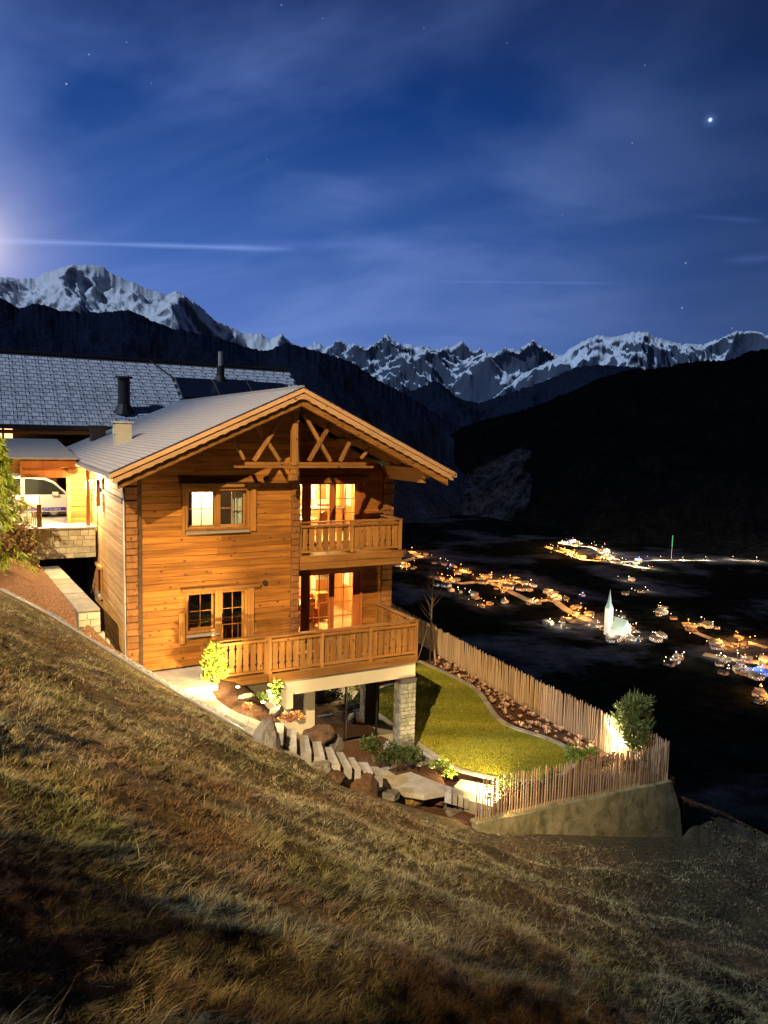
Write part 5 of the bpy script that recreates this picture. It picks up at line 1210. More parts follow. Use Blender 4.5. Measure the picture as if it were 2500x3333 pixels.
# young bare tree with its tripod
yt = empty('young_tree', pz(1400, 2146, LZ), 'bare young tree held by a tripod of stakes by the rear fence', 'tree'); b0 = Vector(yt.location); st = MB()
st.tube([b0, b0 + Vector((0, 0, 1.7)), b0 + Vector((.03, 0, 4.1))], [.045, .035, .008], 6); st.build('trunk', M['bark'], yt); q = MB()
for i in range(34):
    f = random.uniform(.4, .95); a = random.uniform(0, 6.3); L = (1.1 - f) * 1.5; p = b0 + Vector((.01, 0, 4.1 * f)); d = Vector((cos(a) * .7, sin(a) * .7, .75))
    q.tube([p, p + d * L * .5 + Vector((0, 0, .03)), p + d * L + Vector((0, 0, .1))], [.010, .007, .003], 4)
q.build('twigs', M['bark'], yt, kind='stuff')
for a in (0.5, 2.6, 4.6):
    MB().beam(b0 + Vector((cos(a) * .55, sin(a) * .55, -.05)), b0 + Vector((cos(a) * .10, sin(a) * .10, 1.65)), .05, .05).build('support_stake', M['stake'], yt)
MB().beam(b0 + Vector((-.3, -.1, 1.5)), b0 + Vector((.3, .1, 1.5)), .05, .05).build('support_bar', M['stake'], yt)

# lawn, its stone edging and the mulch strip along the rear fence
edge_r = [at_z(*p, LZ) for p in ((1352, 2150), (1420, 2178), (1480, 2206), (1530, 2232), (1565, 2262), (1590, 2300), (1615, 2338), (1655, 2366), (1710, 2384), (1770, 2402), (1820, 2422), (1856, 2446), (1866, 2470))]
edge_l = [at_z(*p, LZ) for p in ((1345, 2412), (1385, 2440), (1430, 2474), (1470, 2500), (1500, 2514), (1560, 2526), (1640, 2545), (1740, 2550), (1830, 2528), (1866, 2490))]
er = resample(edge_r, 60); el = resample(edge_l, 60)
erx = np.vstack([[(er[0] + np.array([1.6, 6.5, 0]))], er]); 
far_l = np.array([(9.05, 12, LZ), (9.05, 4, LZ)] + [tuple(p) for p in el])
farr = np.array([(13.8, 12, LZ)] + [tuple(p) for p in er])
a_, b_ = resample(farr, 130), resample(far_l, 130); V = []
for j in range(40):
    f = j / 39; r_ = a_ * (1 - f) + b_ * f; r_[:, 2] = LZ + .03 * fbm(r_[:, 0] * .8, r_[:, 1] * .8, 3, 2) * sin(pi * f); V.append(r_)
np_mesh('lawn', np.concatenate(V), grid_faces(40, 130), M['lawn'], smooth=True, kind='structure')
GV = np.concatenate(V); k = rng.integers(0, 39 * 129, 150000); ii, jj = k // 129, k % 129; fa, fb = rng.random(len(k)), rng.random(len(k)); VV = np.array(V)
gp = (VV[ii, jj].T * (1 - fa) * (1 - fb) + VV[ii + 1, jj].T * fa * (1 - fb) + VV[ii, jj + 1].T * (1 - fa) * fb + VV[ii + 1, jj + 1].T * fa * fb).T
nn_ = len(gp); h_ = rng.uniform(.025, .06, nn_); az = rng.uniform(0, 6.28, nn_); ca, sa = np.cos(az) * .009, np.sin(az) * .009
Vb = np.stack([np.stack([gp[:, 0] - ca, gp[:, 1] - sa, gp[:, 2]], 1), np.stack([gp[:, 0] + ca, gp[:, 1] + sa, gp[:, 2]], 1), np.stack([gp[:, 0] + rng.normal(0, .02, nn_), gp[:, 1] + rng.normal(0, .02, nn_), gp[:, 2] + h_], 1)], 1).reshape(-1, 3)
lt = np.clip(.5 + .9 * fbm(gp[:, 0] * .5 + gp[:, 1] * .9, gp[:, 1] * .25, 3, 8) + rng.normal(0, .22, nn_), 0, 1)
np_mesh('lawn_grass', Vb, np.arange(nn_ * 3).reshape(-1, 3), M['turf'], np.repeat(lt, 3), kind='stuff', label='short cropped yellow green lawn inside the fenced garden', category='lawn')
def edging(pts, name, w_, label):
    root = empty(name, tuple(pts[0]), label, 'edging'); pts = resample(pts, 2 + int(len(pts) * 1.0)); 
    L = np.r_[0, np.cumsum(np.linalg.norm(np.diff(pts, axis=0), axis=1))]; n = int(L[-1] / .42); r2 = resample(pts, n + 1)
    for i in range(n):
        a, b = r2[i], r2[i + 1]; t = (b - a) / np.linalg.norm(b - a); nn2 = np.array([-t[1], t[0], 0]) * w_ / 2; a = a + t * .006; b = b - t * .006
        MB().prism([tuple(a - nn2), tuple(b - nn2), tuple(b + nn2), tuple(a + nn2)], (0, 0, .055)).build('edging_stone', M['slab'], root)
edging(farr[1:], 'lawn_edging', .20, 'curved pale stone edging between the lawn and the mulch strip')
edging(np.array(edge_l), 'lawn_edging', .16, 'pale stone edging along the near side of the lawn')
MB().prism([(5.7, 12, -10.04), (16.0, 12, -10.04), (15.5, 8, -10.04), (14.9, -5.9, -10.08), (8.1, -5.15, -10.3), (6.6, -5.0, -10.2), (6.2, -2, -10.05)][::-1], (0, 0, -.3)).build('garden_soil', M['mulch'], kind='structure')

# front wall of stained concrete and the two stake fences
WL, WR = (8.02, -5.36), (14.62, -6.02)
wx0, wy0 = WL; wx1, wy1 = WR
gw = MB(); n = 26; vs = []
def walltop(f): return -10.22 + .13 * f + .02 * sin(f * 19)
for i in range(n + 1):
    f = i / n; x = wx0 + (wx1 - wx0) * f; y = wy0 + (wy1 - wy0) * f; xb = x + .75 * max(0, f - .8) / .2 * 1.0; zt = walltop(f)
    vs += [(x, y - .02, zt), (x + (xb - x) * .45, y - .10, zt - .9), (xb, y - .16, -13.4), (x, y + .30, zt), (xb, y + .5, -13.4)]
fs = []
for i in range(n):
    k = 5 * i; fs += [(k, k + 1, k + 6, k + 5), (k + 1, k + 2, k + 7, k + 6), (k, k + 5, k + 8, k + 3), (k + 3, k + 8, k + 9, k + 4)]
fs += [(0, 3, 4, 2, 1), (5 * n, 5 * n + 1, 5 * n + 2, 5 * n + 4, 5 * n + 3)]
gw.add(vs, fs).build('garden_wall', M['concrete'], label='stained concrete retaining wall below the front stake fence', category='wall')
def stakes(root, pts, n, hgt, r, zf=None, jit=.012, hvar=.06):
    R = resample(pts, n); 
    meshes = []
    for k in range(8):
        q = MB(); lx, ly = random.uniform(-.02, .02), random.uniform(-.02, .02); rr1 = r * random.uniform(.8, 1.15)
        q.tube([(0, 0, -.1), (lx * .5, ly * .5, hgt * .5), (lx, ly, hgt * random.uniform(.95, 1.0)), (lx, ly, hgt * 1.03)], [rr1, rr1 * .98, rr1 * .9, rr1 * .25], 6); me = q.mesh('stake'); me.materials.append(M['stake']); meshes.append(me)
    inv_ = wmat(root).inverted()
    for i, p in enumerate(R):
        o = bpy.data.objects.new('stake', random.choice(meshes)); C.objects.link(o); o.parent = root; o.matrix_parent_inverse = inv_
        o.location = (p[0] + random.uniform(-jit, jit), p[1] + random.uniform(-jit, jit), p[2]); o.rotation_euler = (random.gauss(0, .009), random.gauss(0, .011), random.uniform(0, 6)); o.scale = (1, 1, 1 + random.uniform(-hvar, hvar))
    for zz in (.25, hgt * .82):
        MB().tube([(p[0], p[1], p[2] + zz) for p in R], .004, 4).build('wire', M['dark_metal'], root)
ff = empty('front_fence', (wx0, wy0 + .15, -10.2), 'low see-through stake fence standing on the concrete garden wall', 'fence')
fp = [(wx0 + .08 + (wx1 - wx0 - .1) * f, wy0 + .16 + (wy1 - wy0) * f, walltop(f) - .02) for f in np.linspace(0, 1, 12)]
stakes(ff, fp, 76, 1.12, .020)
rf_ = empty('rear_fence', (14.6, -5.9, -10), 'long dense stake fence along the valley side of the lawn', 'fence')
rp = [(14.62, -5.85, -10.08), (14.62, -4.6, -10.02), at_z(1975, 2440, LZ), at_z(1900, 2398, LZ), at_z(1800, 2345, LZ), at_z(1700, 2290, LZ), at_z(1600, 2232, LZ), at_z(1500, 2172, LZ), at_z(1420, 2124, LZ), at_z(1345, 2080, LZ), (15.6, 13.5, LZ)]
print('rear fence', [tuple(round(c, 1) for c in p) for p in rp])
stakes(rf_, rp, 285, 1.16, .026, jit=.006, hvar=.045)
# dried perennials in the mulch strip
pm_ = []
for k in range(4):
    q = MB()
    for _ in range(26):
        a = random.uniform(0, 6.3); L = random.uniform(.08, .17); d = Vector((cos(a) * .7, sin(a) * .7, random.uniform(.4, 1.1))).normalized() * L; e = Vector((-sin(a), cos(a), 0)) * .022
        q.add([Vector((0, 0, 0)) - e * .4, Vector((0, 0, 0)) + e * .4, d + e, d - e], [(0, 1, 2, 3)], random.random())
    me = q.mesh('dry_perennial'); me.materials.append(M['dry_leaf']); pm_.append(me)
rpr = resample(rp[2:10], 100); err = resample(edge_r, 100)
for i in range(100):
    pass
cnt = 0
for i in range(2, 96, 2):
    for f in (.25, .5, .75):
        if random.random() < .2: continue
        # row between the edging and the fence, matched by distance along the garden
        a = err[98 - i] if True else None; b = rpr[np.argmin(np.linalg.norm(rpr[:, :2] - a[:2] - np.array([.9, 0]), axis=1))]
        p = a * (1 - f) + b * f; o = bpy.data.objects.new('dry_perennial', random.choice(pm_)); C.objects.link(o)
        o.location = (p[0] + random.uniform(-.12, .12), p[1] + random.uniform(-.15, .15), -10.02); s = random.uniform(.7, 1.4); o.scale = (s, s, s); o.rotation_euler = (0, 0, random.uniform(0, 6)); cnt += 1
        tag(o, 'one of the small dried tan perennials planted in rows along the rear fence', 'plant', 'dried perennials in the mulch strip')
print('perennials', cnt)
# garden spotlights
def garden_spot(p, energy, label, cool=False, col=(1.0, 0.70, 0.30), lift=.22, r=.05, head=.05, aim=None, cone=110):
    root = empty('garden_spotlight', p, label, 'lamp'); x, y, z = p
    MB().tube([(x, y, z - .05), (x, y, z + .14)], .012, 6).build('spike', M['black'], root)
    MB().tube([(x, y, z + .12), (x, y, z + .20)], [head * .7, head], 12).build('housing', M['black'], root)
    MB().tube([(x, y, z + .201), (x, y, z + .215)], head * .9, 12).build('lens', M['lens_cool' if cool else 'lens'], root)
    if aim: rowlight('lamp_light', 'SPOT', (x, y, z + lift + .06), energy, col, root, r, target=(x + aim[0], y + aim[1], z + .28 + aim[2]), spot=radians(cone), blend=.6)
    rowlight('lamp_light', 'POINT', (x, y, z + lift + .06), energy * (.12 if aim else 1), col, root, r); return root
garden_spot((lambda p: (p[0], p[1], p[2] + .0))(pz(856, 2312, -6.86)), 700, 'garden spotlight in the mulch bed beside the tall pointed boulder', r=.06, aim=(1, .3, -.05), cone=120)
garden_spot(pz(774, 2262, -6.62), 1500, 'garden spotlight in the mulch bed close to the balcony boards', r=.05, aim=(-.45, 1, .22), cone=104)
garden_spot(pz(1592, 2600, -9.95), 1500, 'garden spotlight at the left end of the front fence', r=.06, aim=(.5, 1, -.12), cone=125)
garden_spot(at_z(1996, 2464, -10.0), 1100, 'garden spotlight at the foot of the young pine', r=.05, aim=(.6, -.1, .8), cone=120, col=(1.0, .78, .42))
garden_spot((10.2, 6.5, -10.0), 160, 'garden spotlight on the lawn beyond the corner of the chalet', r=.05, col=(1.0, .78, .42))
for i, (x, y, s) in enumerate(SHADE_SHRUBS):
    z = float(H0(np.array([x]), np.array([y]))[0]); shrub('shade_shrub', (x, y, z - .1), (.95 * s, .7 * s, .80 * s), int(1900 * s), .14, 'brown_bush', 'unseen brown shrub added behind the viewpoint to shade the meadow', group='unseen shrubs added to shade the meadow', lobes=9, hollow=.1)
# patch of bare pale earth at the lower right of the meadow

# ================================================================ STREET LAMP UPHILL BEHIND THE CAMERA (its light shows on wall and grass)
SLP = Vector((0.62, 0, -2.47)) + Vector((-0.99, -1.4, 1.11)) * 48
gz0 = float(H0(np.array([SLP.x]), np.array([SLP.y]))[0])
sl_ = empty('street_lamp', (SLP.x, SLP.y, gz0), 'tall street lamp on the slope behind the viewpoint', 'lamp')
MB().tube([(SLP.x, SLP.y, gz0 - 1), (SLP.x, SLP.y, SLP.z + .3)], [.12, .06], 10).build('pole', M['zinc'], sl_)
MB().tube([(SLP.x, SLP.y, SLP.z + .32), (SLP.x, SLP.y, SLP.z + .42)], [.3, .1], 12).build('lamp_shade', M['dark_metal'], sl_)
MB().tube([(SLP.x, SLP.y, SLP.z + .20), (SLP.x, SLP.y, SLP.z + .31)], .14, 12).build('lamp_glass', M['lens'], sl_)
rowlight('lamp_light', 'SPOT', tuple(SLP), KEY_E, (1.0, 0.69, 0.34), sl_, .3, target=(0.6, -2.4, -5.0), spot=radians(15.4), blend=1.0)

# ================================================================ MOUNTAINS
def rock_snow(name, rock, snow, lo, hi, sc):
    def fn(q, b):
        p = pos(q); geo = q.n('ShaderNodeNewGeometry'); sp = q.n('ShaderNodeSeparateXYZ'); q.link(geo.outputs['Normal'], sp.inputs[0])
        n = q.noise(p, sc, 6.0, 0.65, 0.3); n2 = q.noise(q.map(p, (1, 1, .35)), sc * 5, 6.0, 0.7)
        f = q.m('ADD', sp.outputs[2], q.m('MULTIPLY_ADD', n, .55, -.28)); f = q.m('ADD', f, q.m('MULTIPLY_ADD', n2, .34, -.17))
        k = q.ramp(f, [(lo, 0.0), (hi, 1.0)])
        return q.mix(k, q.mix(n2, rock, tuple(x * 2.2 for x in rock)), snow), n2
    return mat(name, fn, rough=1.0, bump=(0.6, 14.0), spec=0.0)
M['snow_left'] = rock_snow('snowy_alp', (0.06, 0.065, 0.085), (0.74, 0.78, 0.86), .18, .52, .0016)
M['snow_mid'] = rock_snow('snowy_crags', (0.045, 0.058, 0.09), (0.70, 0.78, 0.90), .44, .64, .0012)
def hang(name, prof, dist, drop, depth, rough, m, seed, freq, rows=70, x0=-500, x1=3000, step=5, sharp=1.0, skyn=0.0, kind='structure', power=1.0, back=600, ridge=True):
    """a mountain side: skyline from the profile, falling towards the viewer by 'drop' over 'depth' metres, carved by ridged noise"""
    xs = np.arange(x0, x1 + step, step, dtype=float); pr = np.array(prof, float); ys = np.interp(xs, pr[:, 0], pr[:, 1])
    D = np.interp(xs, [x0, x1], dist) if isinstance(dist, (tuple, list)) else np.full(len(xs), float(dist))
    if skyn: ys = ys + skyn * fbm(xs * .05, xs * 0 + seed, 5, seed, .6, True) + skyn * .5 * vnoise(xs * .21, xs * 0, seed + 3)
    dirs = np.array([ray(a, b) for a, b in zip(xs, ys)]); hz = np.hypot(dirs[:, 0], dirs[:, 1]); top = dirs * (D / hz)[:, None]
    ux, uy_ = dirs[:, 0] / hz, dirs[:, 1] / hz; V = [np.stack([CX + top[:, 0] + ux * back, CY + top[:, 1] + uy_ * back, top[:, 2] - drop * .4], 1)]
    ksm = np.ones(41) / 41; pad = np.pad(top[:, 2], 20, 'edge'); tz_s = np.convolve(pad, ksm, 'valid'); ratio = top[:, 2] / D
    arc = np.cumsum(np.r_[0, np.hypot(np.diff(top[:, 0]), np.diff(top[:, 1]))])
    for j in range(rows):
        f = j / (rows - 1); d = D - depth * f; z = (top[:, 2] * (1 - min(1, f * 10)) + tz_s * min(1, f * 10)) - drop * f ** power
        gx_, gy_ = CX + ux * d, CY + uy_ * d; wx_, wy_ = vnoise(gx_ * freq * .7, gy_ * freq * .7, seed + 40) / freq * .35, vnoise(gx_ * freq * .7, gy_ * freq * .7, seed + 41) / freq * .35
        nz = fbm((gx_ + wx_) * freq, (gy_ + wy_) * freq, 7, seed, .52, ridge)
        amp = rough * min(1.0, (f * 14) ** .8 if f > 0 else 0) ; z = z + amp * (nz - .1) * (1 - f * .5); dd = -amp * .8 * nz
        z = np.minimum(z, ratio * (d + dd) - .004 * D * min(1, f * 8) * (1.0 + .8 * vnoise(gx_ * freq * 9, gy_ * freq * 9, seed)) - .5)
        V.append(np.stack([CX + ux * (d + dd), CY + uy_ * (d + dd), z], 1))
    o = np_mesh(name, np.concatenate(V), grid_faces(rows + 1, len(xs)), m, smooth=False, kind=kind); return o
hang('snowy_mountain_left', [(-500, 960), (0, 900), (60, 905), (115, 905), (150, 885), (225, 862), (262, 860), (330, 862), (350, 880), (400, 905), (470, 935), (540, 960), (570, 945), (640, 985), (700, 1040), (790, 1082), (850, 1085), (880, 1105), (915, 1085), (940, 1110), (1000, 1135), (1100, 1200), (1400, 1400), (3000, 1700)],
     5200, 1500, 2600, 260, M['snow_left'], 11, .0013, rows=170, x0=-500, x1=1500, skyn=5, step=4)
hang('snowy_crags', [(-500, 1150), (950, 1140), (1010, 1125), (1030, 1110), (1060, 1135), (1100, 1100), (1130, 1120), (1200, 1125), (1258, 1088), (1290, 1115), (1350, 1120), (1400, 1135), (1450, 1128), (1508, 1112), (1540, 1145), (1565, 1130), (1600, 1150), (1650, 1130), (1690, 1135), (1735, 1105), (1790, 1140), (1900, 1190), (3000, 1300)],
     8800, 2600, 4200, 620, M['snow_mid'], 23, .0010, rows=200, x0=700, x1=2200, skyn=9, step=3)
hang('snowy_range_right', [(1400, 1420), (1560, 1330), (1700, 1215), (1800, 1170), (1880, 1120), (1950, 1090), (1990, 1095), (2040, 1083), (2090, 1078), (2120, 1088), (2160, 1105), (2230, 1118), (2290, 1120), (2350, 1098), (2400, 1078), (2450, 1075), (2500, 1090), (2700, 1120), (3000, 1150)],
     7600, 2400, 4200, 480, M['snow_mid'], 37, .0010, rows=180, x0=1400, x1=3000, skyn=6, step=4)
# wooded flanks
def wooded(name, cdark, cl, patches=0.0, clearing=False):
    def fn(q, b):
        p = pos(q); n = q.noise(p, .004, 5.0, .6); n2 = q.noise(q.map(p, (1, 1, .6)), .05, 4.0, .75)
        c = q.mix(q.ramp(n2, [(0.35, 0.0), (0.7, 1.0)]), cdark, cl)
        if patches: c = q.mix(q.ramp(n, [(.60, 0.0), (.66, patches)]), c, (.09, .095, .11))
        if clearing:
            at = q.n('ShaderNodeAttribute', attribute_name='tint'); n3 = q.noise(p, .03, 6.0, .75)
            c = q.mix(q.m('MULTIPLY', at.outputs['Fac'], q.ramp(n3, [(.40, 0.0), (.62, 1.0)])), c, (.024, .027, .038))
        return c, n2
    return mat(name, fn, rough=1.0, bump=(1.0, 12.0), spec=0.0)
M['wood_haze'] = wooded('haze_tinted_forest', (0.007, 0.011, 0.026), (0.016, 0.023, 0.046))  # distant haze is put into the bluish albedo of these flanks
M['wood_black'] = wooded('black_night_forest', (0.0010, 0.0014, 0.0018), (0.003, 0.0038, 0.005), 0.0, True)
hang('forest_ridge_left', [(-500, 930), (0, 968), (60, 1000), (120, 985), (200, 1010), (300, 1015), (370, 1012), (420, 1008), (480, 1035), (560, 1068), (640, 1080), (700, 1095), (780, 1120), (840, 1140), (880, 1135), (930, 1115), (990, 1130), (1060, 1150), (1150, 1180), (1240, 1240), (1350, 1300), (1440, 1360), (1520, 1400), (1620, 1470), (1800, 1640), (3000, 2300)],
     (3000, 2600), 1100, 2300, 34, M['wood_haze'], 51, .003, rows=80, x0=-500, x1=2100, skyn=5, step=3)
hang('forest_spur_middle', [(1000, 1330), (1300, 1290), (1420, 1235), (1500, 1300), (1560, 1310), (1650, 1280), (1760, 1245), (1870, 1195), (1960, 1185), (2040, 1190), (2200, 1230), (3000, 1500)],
     5600, 1500, 2000, 150, M['wood_haze'], 61, .0014, rows=90, x0=1250, x1=2600, skyn=5, step=4)
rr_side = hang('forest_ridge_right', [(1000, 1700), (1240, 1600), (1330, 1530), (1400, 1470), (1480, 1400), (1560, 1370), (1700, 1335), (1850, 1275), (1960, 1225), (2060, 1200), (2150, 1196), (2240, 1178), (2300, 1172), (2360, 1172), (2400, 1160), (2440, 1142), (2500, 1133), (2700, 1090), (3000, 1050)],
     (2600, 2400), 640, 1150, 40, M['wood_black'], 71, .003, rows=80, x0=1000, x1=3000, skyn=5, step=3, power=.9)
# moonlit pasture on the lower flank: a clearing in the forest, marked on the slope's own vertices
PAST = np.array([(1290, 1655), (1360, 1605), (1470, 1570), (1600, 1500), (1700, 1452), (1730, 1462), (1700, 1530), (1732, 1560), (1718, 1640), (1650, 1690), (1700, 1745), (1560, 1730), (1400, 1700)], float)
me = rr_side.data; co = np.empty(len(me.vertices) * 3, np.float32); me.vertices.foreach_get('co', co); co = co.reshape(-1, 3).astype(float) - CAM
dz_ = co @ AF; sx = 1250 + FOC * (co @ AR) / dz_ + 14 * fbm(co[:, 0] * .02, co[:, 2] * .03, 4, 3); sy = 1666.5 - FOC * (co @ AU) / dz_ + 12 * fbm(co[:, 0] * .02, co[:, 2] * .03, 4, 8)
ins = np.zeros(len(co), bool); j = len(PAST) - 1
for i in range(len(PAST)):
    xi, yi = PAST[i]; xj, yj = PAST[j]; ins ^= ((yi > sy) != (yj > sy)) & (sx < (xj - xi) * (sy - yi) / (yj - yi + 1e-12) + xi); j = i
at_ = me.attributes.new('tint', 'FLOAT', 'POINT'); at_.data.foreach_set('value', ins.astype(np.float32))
# valley floor
vx = np.linspace(-400, 4200, 150); vy = np.linspace(-1400, 3800, 170); XX, YY = np.meshgrid(vx, vy)
def vfloor(x, y): return VZ + 5 * fbm(np.asarray(x, float) * .004, np.asarray(y, float) * .004, 3, 91)
def vf_fn(q, b):
    p = pos(q); n = q.noise(p, .0045, 5.0, .62, .4); n2 = q.noise(p, .05, 5.0, .7)
    c = q.mix(q.ramp(n2, [(.4, 0.0), (.7, 1.0)]), (.0015, .0018, .0018), (.005, .0055, .0055))
    return q.mix(q.m('MULTIPLY', q.ramp(n, [(.50, 0.0), (.60, 1.0)]), q.ramp(n2, [(.3, .3), (.6, 1.0)])), c, (.027, .029, .042)), n2
M['valley'] = mat('valley_meadows_and_woods', vf_fn, rough=1.0, bump=(1.0, 4.0), spec=0.0)
np_mesh('valley_floor', np.stack([XX, YY, vfloor(XX, YY)], 2).reshape(-1, 3), grid_faces(170, 150), M['valley'], smooth=True, kind='structure')
def vpt(px, py):
    z = VZ
    for _ in range(3): p = at_z(px, py, z); z = float(vfloor(np.array([p[0]]), np.array([p[1]]))[0])
    return (p[0], p[1], z)

# ================================================================ THE VILLAGE
M['v_white'] = mat('village_plaster', color=(.16, .15, .13), rough=.9); M['v_wood'] = mat('village_timber', color=(.14, .08, .045), rough=.9)
M['v_roof'] = mat('village_roof', lambda q, b: q.mix(orand(q), (.008, .008, .008), (.02, .02, .022)), rough=.9)
M['v_lit'] = emit('lit_village_window', (1.0, .45, .12), 3.0); M['v_lit_white'] = emit('lit_village_window_white', (1.0, .9, .75), 6.0)
def proto(kind):
    w_, d_, h_ = ((6, 8, 6), (8, 11, 8), (11, 15, 10))[kind]
    root = empty('village_house', (0, 0, 0)); wl_ = MB(); wl_.box(-w_, w_, -d_, d_, -3, h_ * .55); wl_.prism([(-w_, -d_, h_ * .55), (w_, -d_, h_ * .55), (w_, -d_, h_), (0, -d_, h_ + w_ * .45), (-w_, -d_, h_)], (0, 2 * d_, 0)); wl_.build('wall', M['v_white' if kind != 1 else 'v_wood'], root)
    rf = MB()
    for s in (-1, 1): rf.prism([(s * (w_ + 1.2), -d_ - 1.2, h_ - .5), (0, -d_ - 1.2, h_ + w_ * .45 + .15), (0, d_ + 1.2, h_ + w_ * .45 + .15), (s * (w_ + 1.2), d_ + 1.2, h_ - .5)], (0, 0, .5))
    rf.build('roof', M['v_roof'], root)
    lit = M['v_lit'] if kind != 2 else M['v_lit_white']
    for i in range(3 if kind < 2 else 5):
        x = -w_ + (i + .8) * 2 * w_ / (3.6 if kind < 2 else 5.6); z = h_ * (.25 if i % 2 else .62)
        MB().box(x - .6, x + .6, -d_ - .12, -d_ + .1, z, z + 1.1).build('window', lit if random.random() < .7 else M['car_glass'], root)
    MB().box(-w_ - .12, -w_ + .1, -2, -.8, h_ * .4, h_ * .4 + 1.1).build('window', lit, root)
    return root
protos = [proto(0), proto(1), proto(2)]
def copy_tree(o, parent=None):
    c = o.copy(); C.objects.link(c)
    if parent is not None: c.parent = parent
    for ch in list(o.children): copy_tree(ch, c)
    return c
lamp0 = empty('village_lamp', (0, 0, 0)); MB().tube([(0, 0, -1), (0, 0, 6.5)], [.15, .1], 6).build('pole', M['dark_metal'], lamp0)
VL = {}
for nm, cc, s in (('orange', (1.0, .36, .05), 10.0), ('white', (1.0, .80, .52), 9.0), ('blue', (.12, .2, 1.0), 16.0)): VL[nm] = emit('village_lamp_' + nm, cc, s)
def mk_lamp(col, size):
    r = empty('village_lamp', (0, 0, 0)); MB().tube([(0, 0, -1), (0, 0, 6.4)], [.15, .1], 6).build('pole', M['dark_metal'], r)
    MB().tube([(0, 0, 6.4), (0, 0, 6.4 + size * .5), (0, 0, 6.4 + size)], [size * .3, size * .5, size * .3], 8).build('lamp_head', VL[col], r); return r
for o in list(lamp0.children) + [lamp0]: bpy.data.objects.remove(o)
lamps = {('orange', 0): mk_lamp('orange', .9), ('white', 0): mk_lamp('white', .8), ('blue', 0): mk_lamp('blue', 1.0)}
used = {}
def place(protolist, key, p, rot, label, cat, group, s=1.0):
    o = protolist[key]
    if key in used.get(cat, set()): o = copy_tree(o)
    used.setdefault(cat, set()).add(key)
    o.location = p; o.rotation_euler = (0, 0, rot); o.scale = (s, s, s); tag(o, label, cat, group); return o
LC = {'orange': (1.0, .38, .07), 'white': (1.0, .74, .42), 'blue': (.12, .22, 1.0)}
HL = {'valley': ('in the lit village strung along the valley below the balcony', 'village houses along the near valley road'),
      'far': ('in the brightly lit hamlet across the valley', 'houses of the far lit hamlet'),
      'church': ('gathered around the floodlit church', 'village houses around the church'),
      'right': ('in the lit village at the right edge of the valley', 'village houses at the right edge')}
LLB = {('valley', 'orange'): 'orange street lamp in the village strung out below the balcony', ('valley', 'white'): 'white street lamp in the village strung out below the balcony', ('valley', 'blue'): 'small blue light in the village below the balcony',
       ('far', 'orange'): 'orange street lamp in the hamlet across the valley', ('far', 'white'): 'white street lamp in the hamlet across the valley', ('far', 'blue'): 'pale blue light in the hamlet across the valley',
       ('church', 'orange'): 'orange street lamp among the houses left of the church', ('church', 'white'): 'white lamp among the houses around the church', ('church', 'blue'): 'deep blue light behind the houses left of the church',
       ('right', 'orange'): 'orange street lamp in the village at the right edge', ('right', 'white'): 'white lamp in the village at the right edge', ('right', 'blue'): 'cluster of blue lights at the right edge of the valley'}
def cluster(area, pts, hn, col, e, spread=10):
    """pts: pixel positions of lights; hn houses scattered round them"""
    for (px, py) in pts:
        p = vpt(px, py); place(lamps, (col, 0), p, 0, LLB[(area, col)], 'street lamp', 'lamps: ' + area + ' ' + col, random.uniform(.8, 1.25))
        if e: rowlight('village_lamp_light', 'POINT', (p[0], p[1], p[2] + 9), 5.5 * e * random.uniform(.6, 1.4), LC[col], None, .6)
    for (px, py) in pts * 2:
        if hn == 0: break
        p = vpt(px + random.gauss(0, 17), py + random.gauss(0, 8)); c2 = col if random.random() < .7 else ('white' if col == 'orange' else 'orange')
        place(lamps, (c2, 0), p, 0, LLB[(area, c2)], 'street lamp', 'lamps: ' + area + ' ' + c2, random.uniform(.5, .85))
    for _ in range(int(hn * 1.3)):
        px, py = random.choice(pts); p = vpt(px + random.uniform(-spread * 2.2, spread * 2.2), py + random.uniform(-spread, spread) * .8)
        kk = random.choice((0, 0, 1, 1, 2)); place(protos, kk, p, random.uniform(-.6, 1.2), ('small pale house ', 'small dark timber house ', 'larger pale building ')[kk] + HL[area][0], 'house', HL[area][1] + (' (pale)', ' (timber)', ' (large)')[kk], random.uniform(.28, .48))
cluster('valley', [(1340, 1795), (1368, 1812), (1305, 1840), (1330, 1848), (1505, 1868), (1500, 1852), (1438, 1886), (1470, 1892), (1440, 1905)], 18, 'orange', 26000)
cluster('valley', [(1562, 1885), (1572, 1893), (1600, 1880), (1638, 1892), (1645, 1904), (1660, 1890), (1680, 1896), (1632, 1912), (1575, 1970), (1640, 1930)], 22, 'orange', 24000)
cluster('valley', [(1490, 1930), (1527, 1945), (1728, 1905), (1715, 1915), (1645, 1968), (1735, 1965)], 10, 'white', 9000)
cluster('valley', [(1433, 1833), (1310, 1858)], 2, 'white', 4000)
cluster('valley', [(1466, 1849)], 1, 'blue', 1500)
cluster('church', [(1795, 1935), (1822, 1958), (1738, 1962), (1800, 1950), (1865, 1985), (1882, 2005), (1910, 2018), (1850, 2020), (1905, 2000)], 20, 'orange', 22000)
cluster('church', [(1790, 2035), (1820, 2042), (1930, 2030), (1945, 2042), (2035, 2040), (2050, 2052), (2062, 2075), (2040, 2085), (2020, 2010), (1990, 2085), (2070, 2045)], 16, 'white', 6500)
cluster('church', [(1896, 1947)], 1, 'blue', 3500)
cluster('far', [(1792, 1782), (1815, 1790), (1838, 1793), (1850, 1802), (1870, 1803), (1878, 1812), (1900, 1820), (1960, 1822)], 12, 'orange', 60000, 6)
cluster('far', [(1830, 1772), (1870, 1768), (1885, 1775), (1925, 1780), (1940, 1785), (1960, 1792), (1975, 1800), (1965, 1810), (1980, 1815), (1990, 1825)], 20, 'white', 42000, 7)
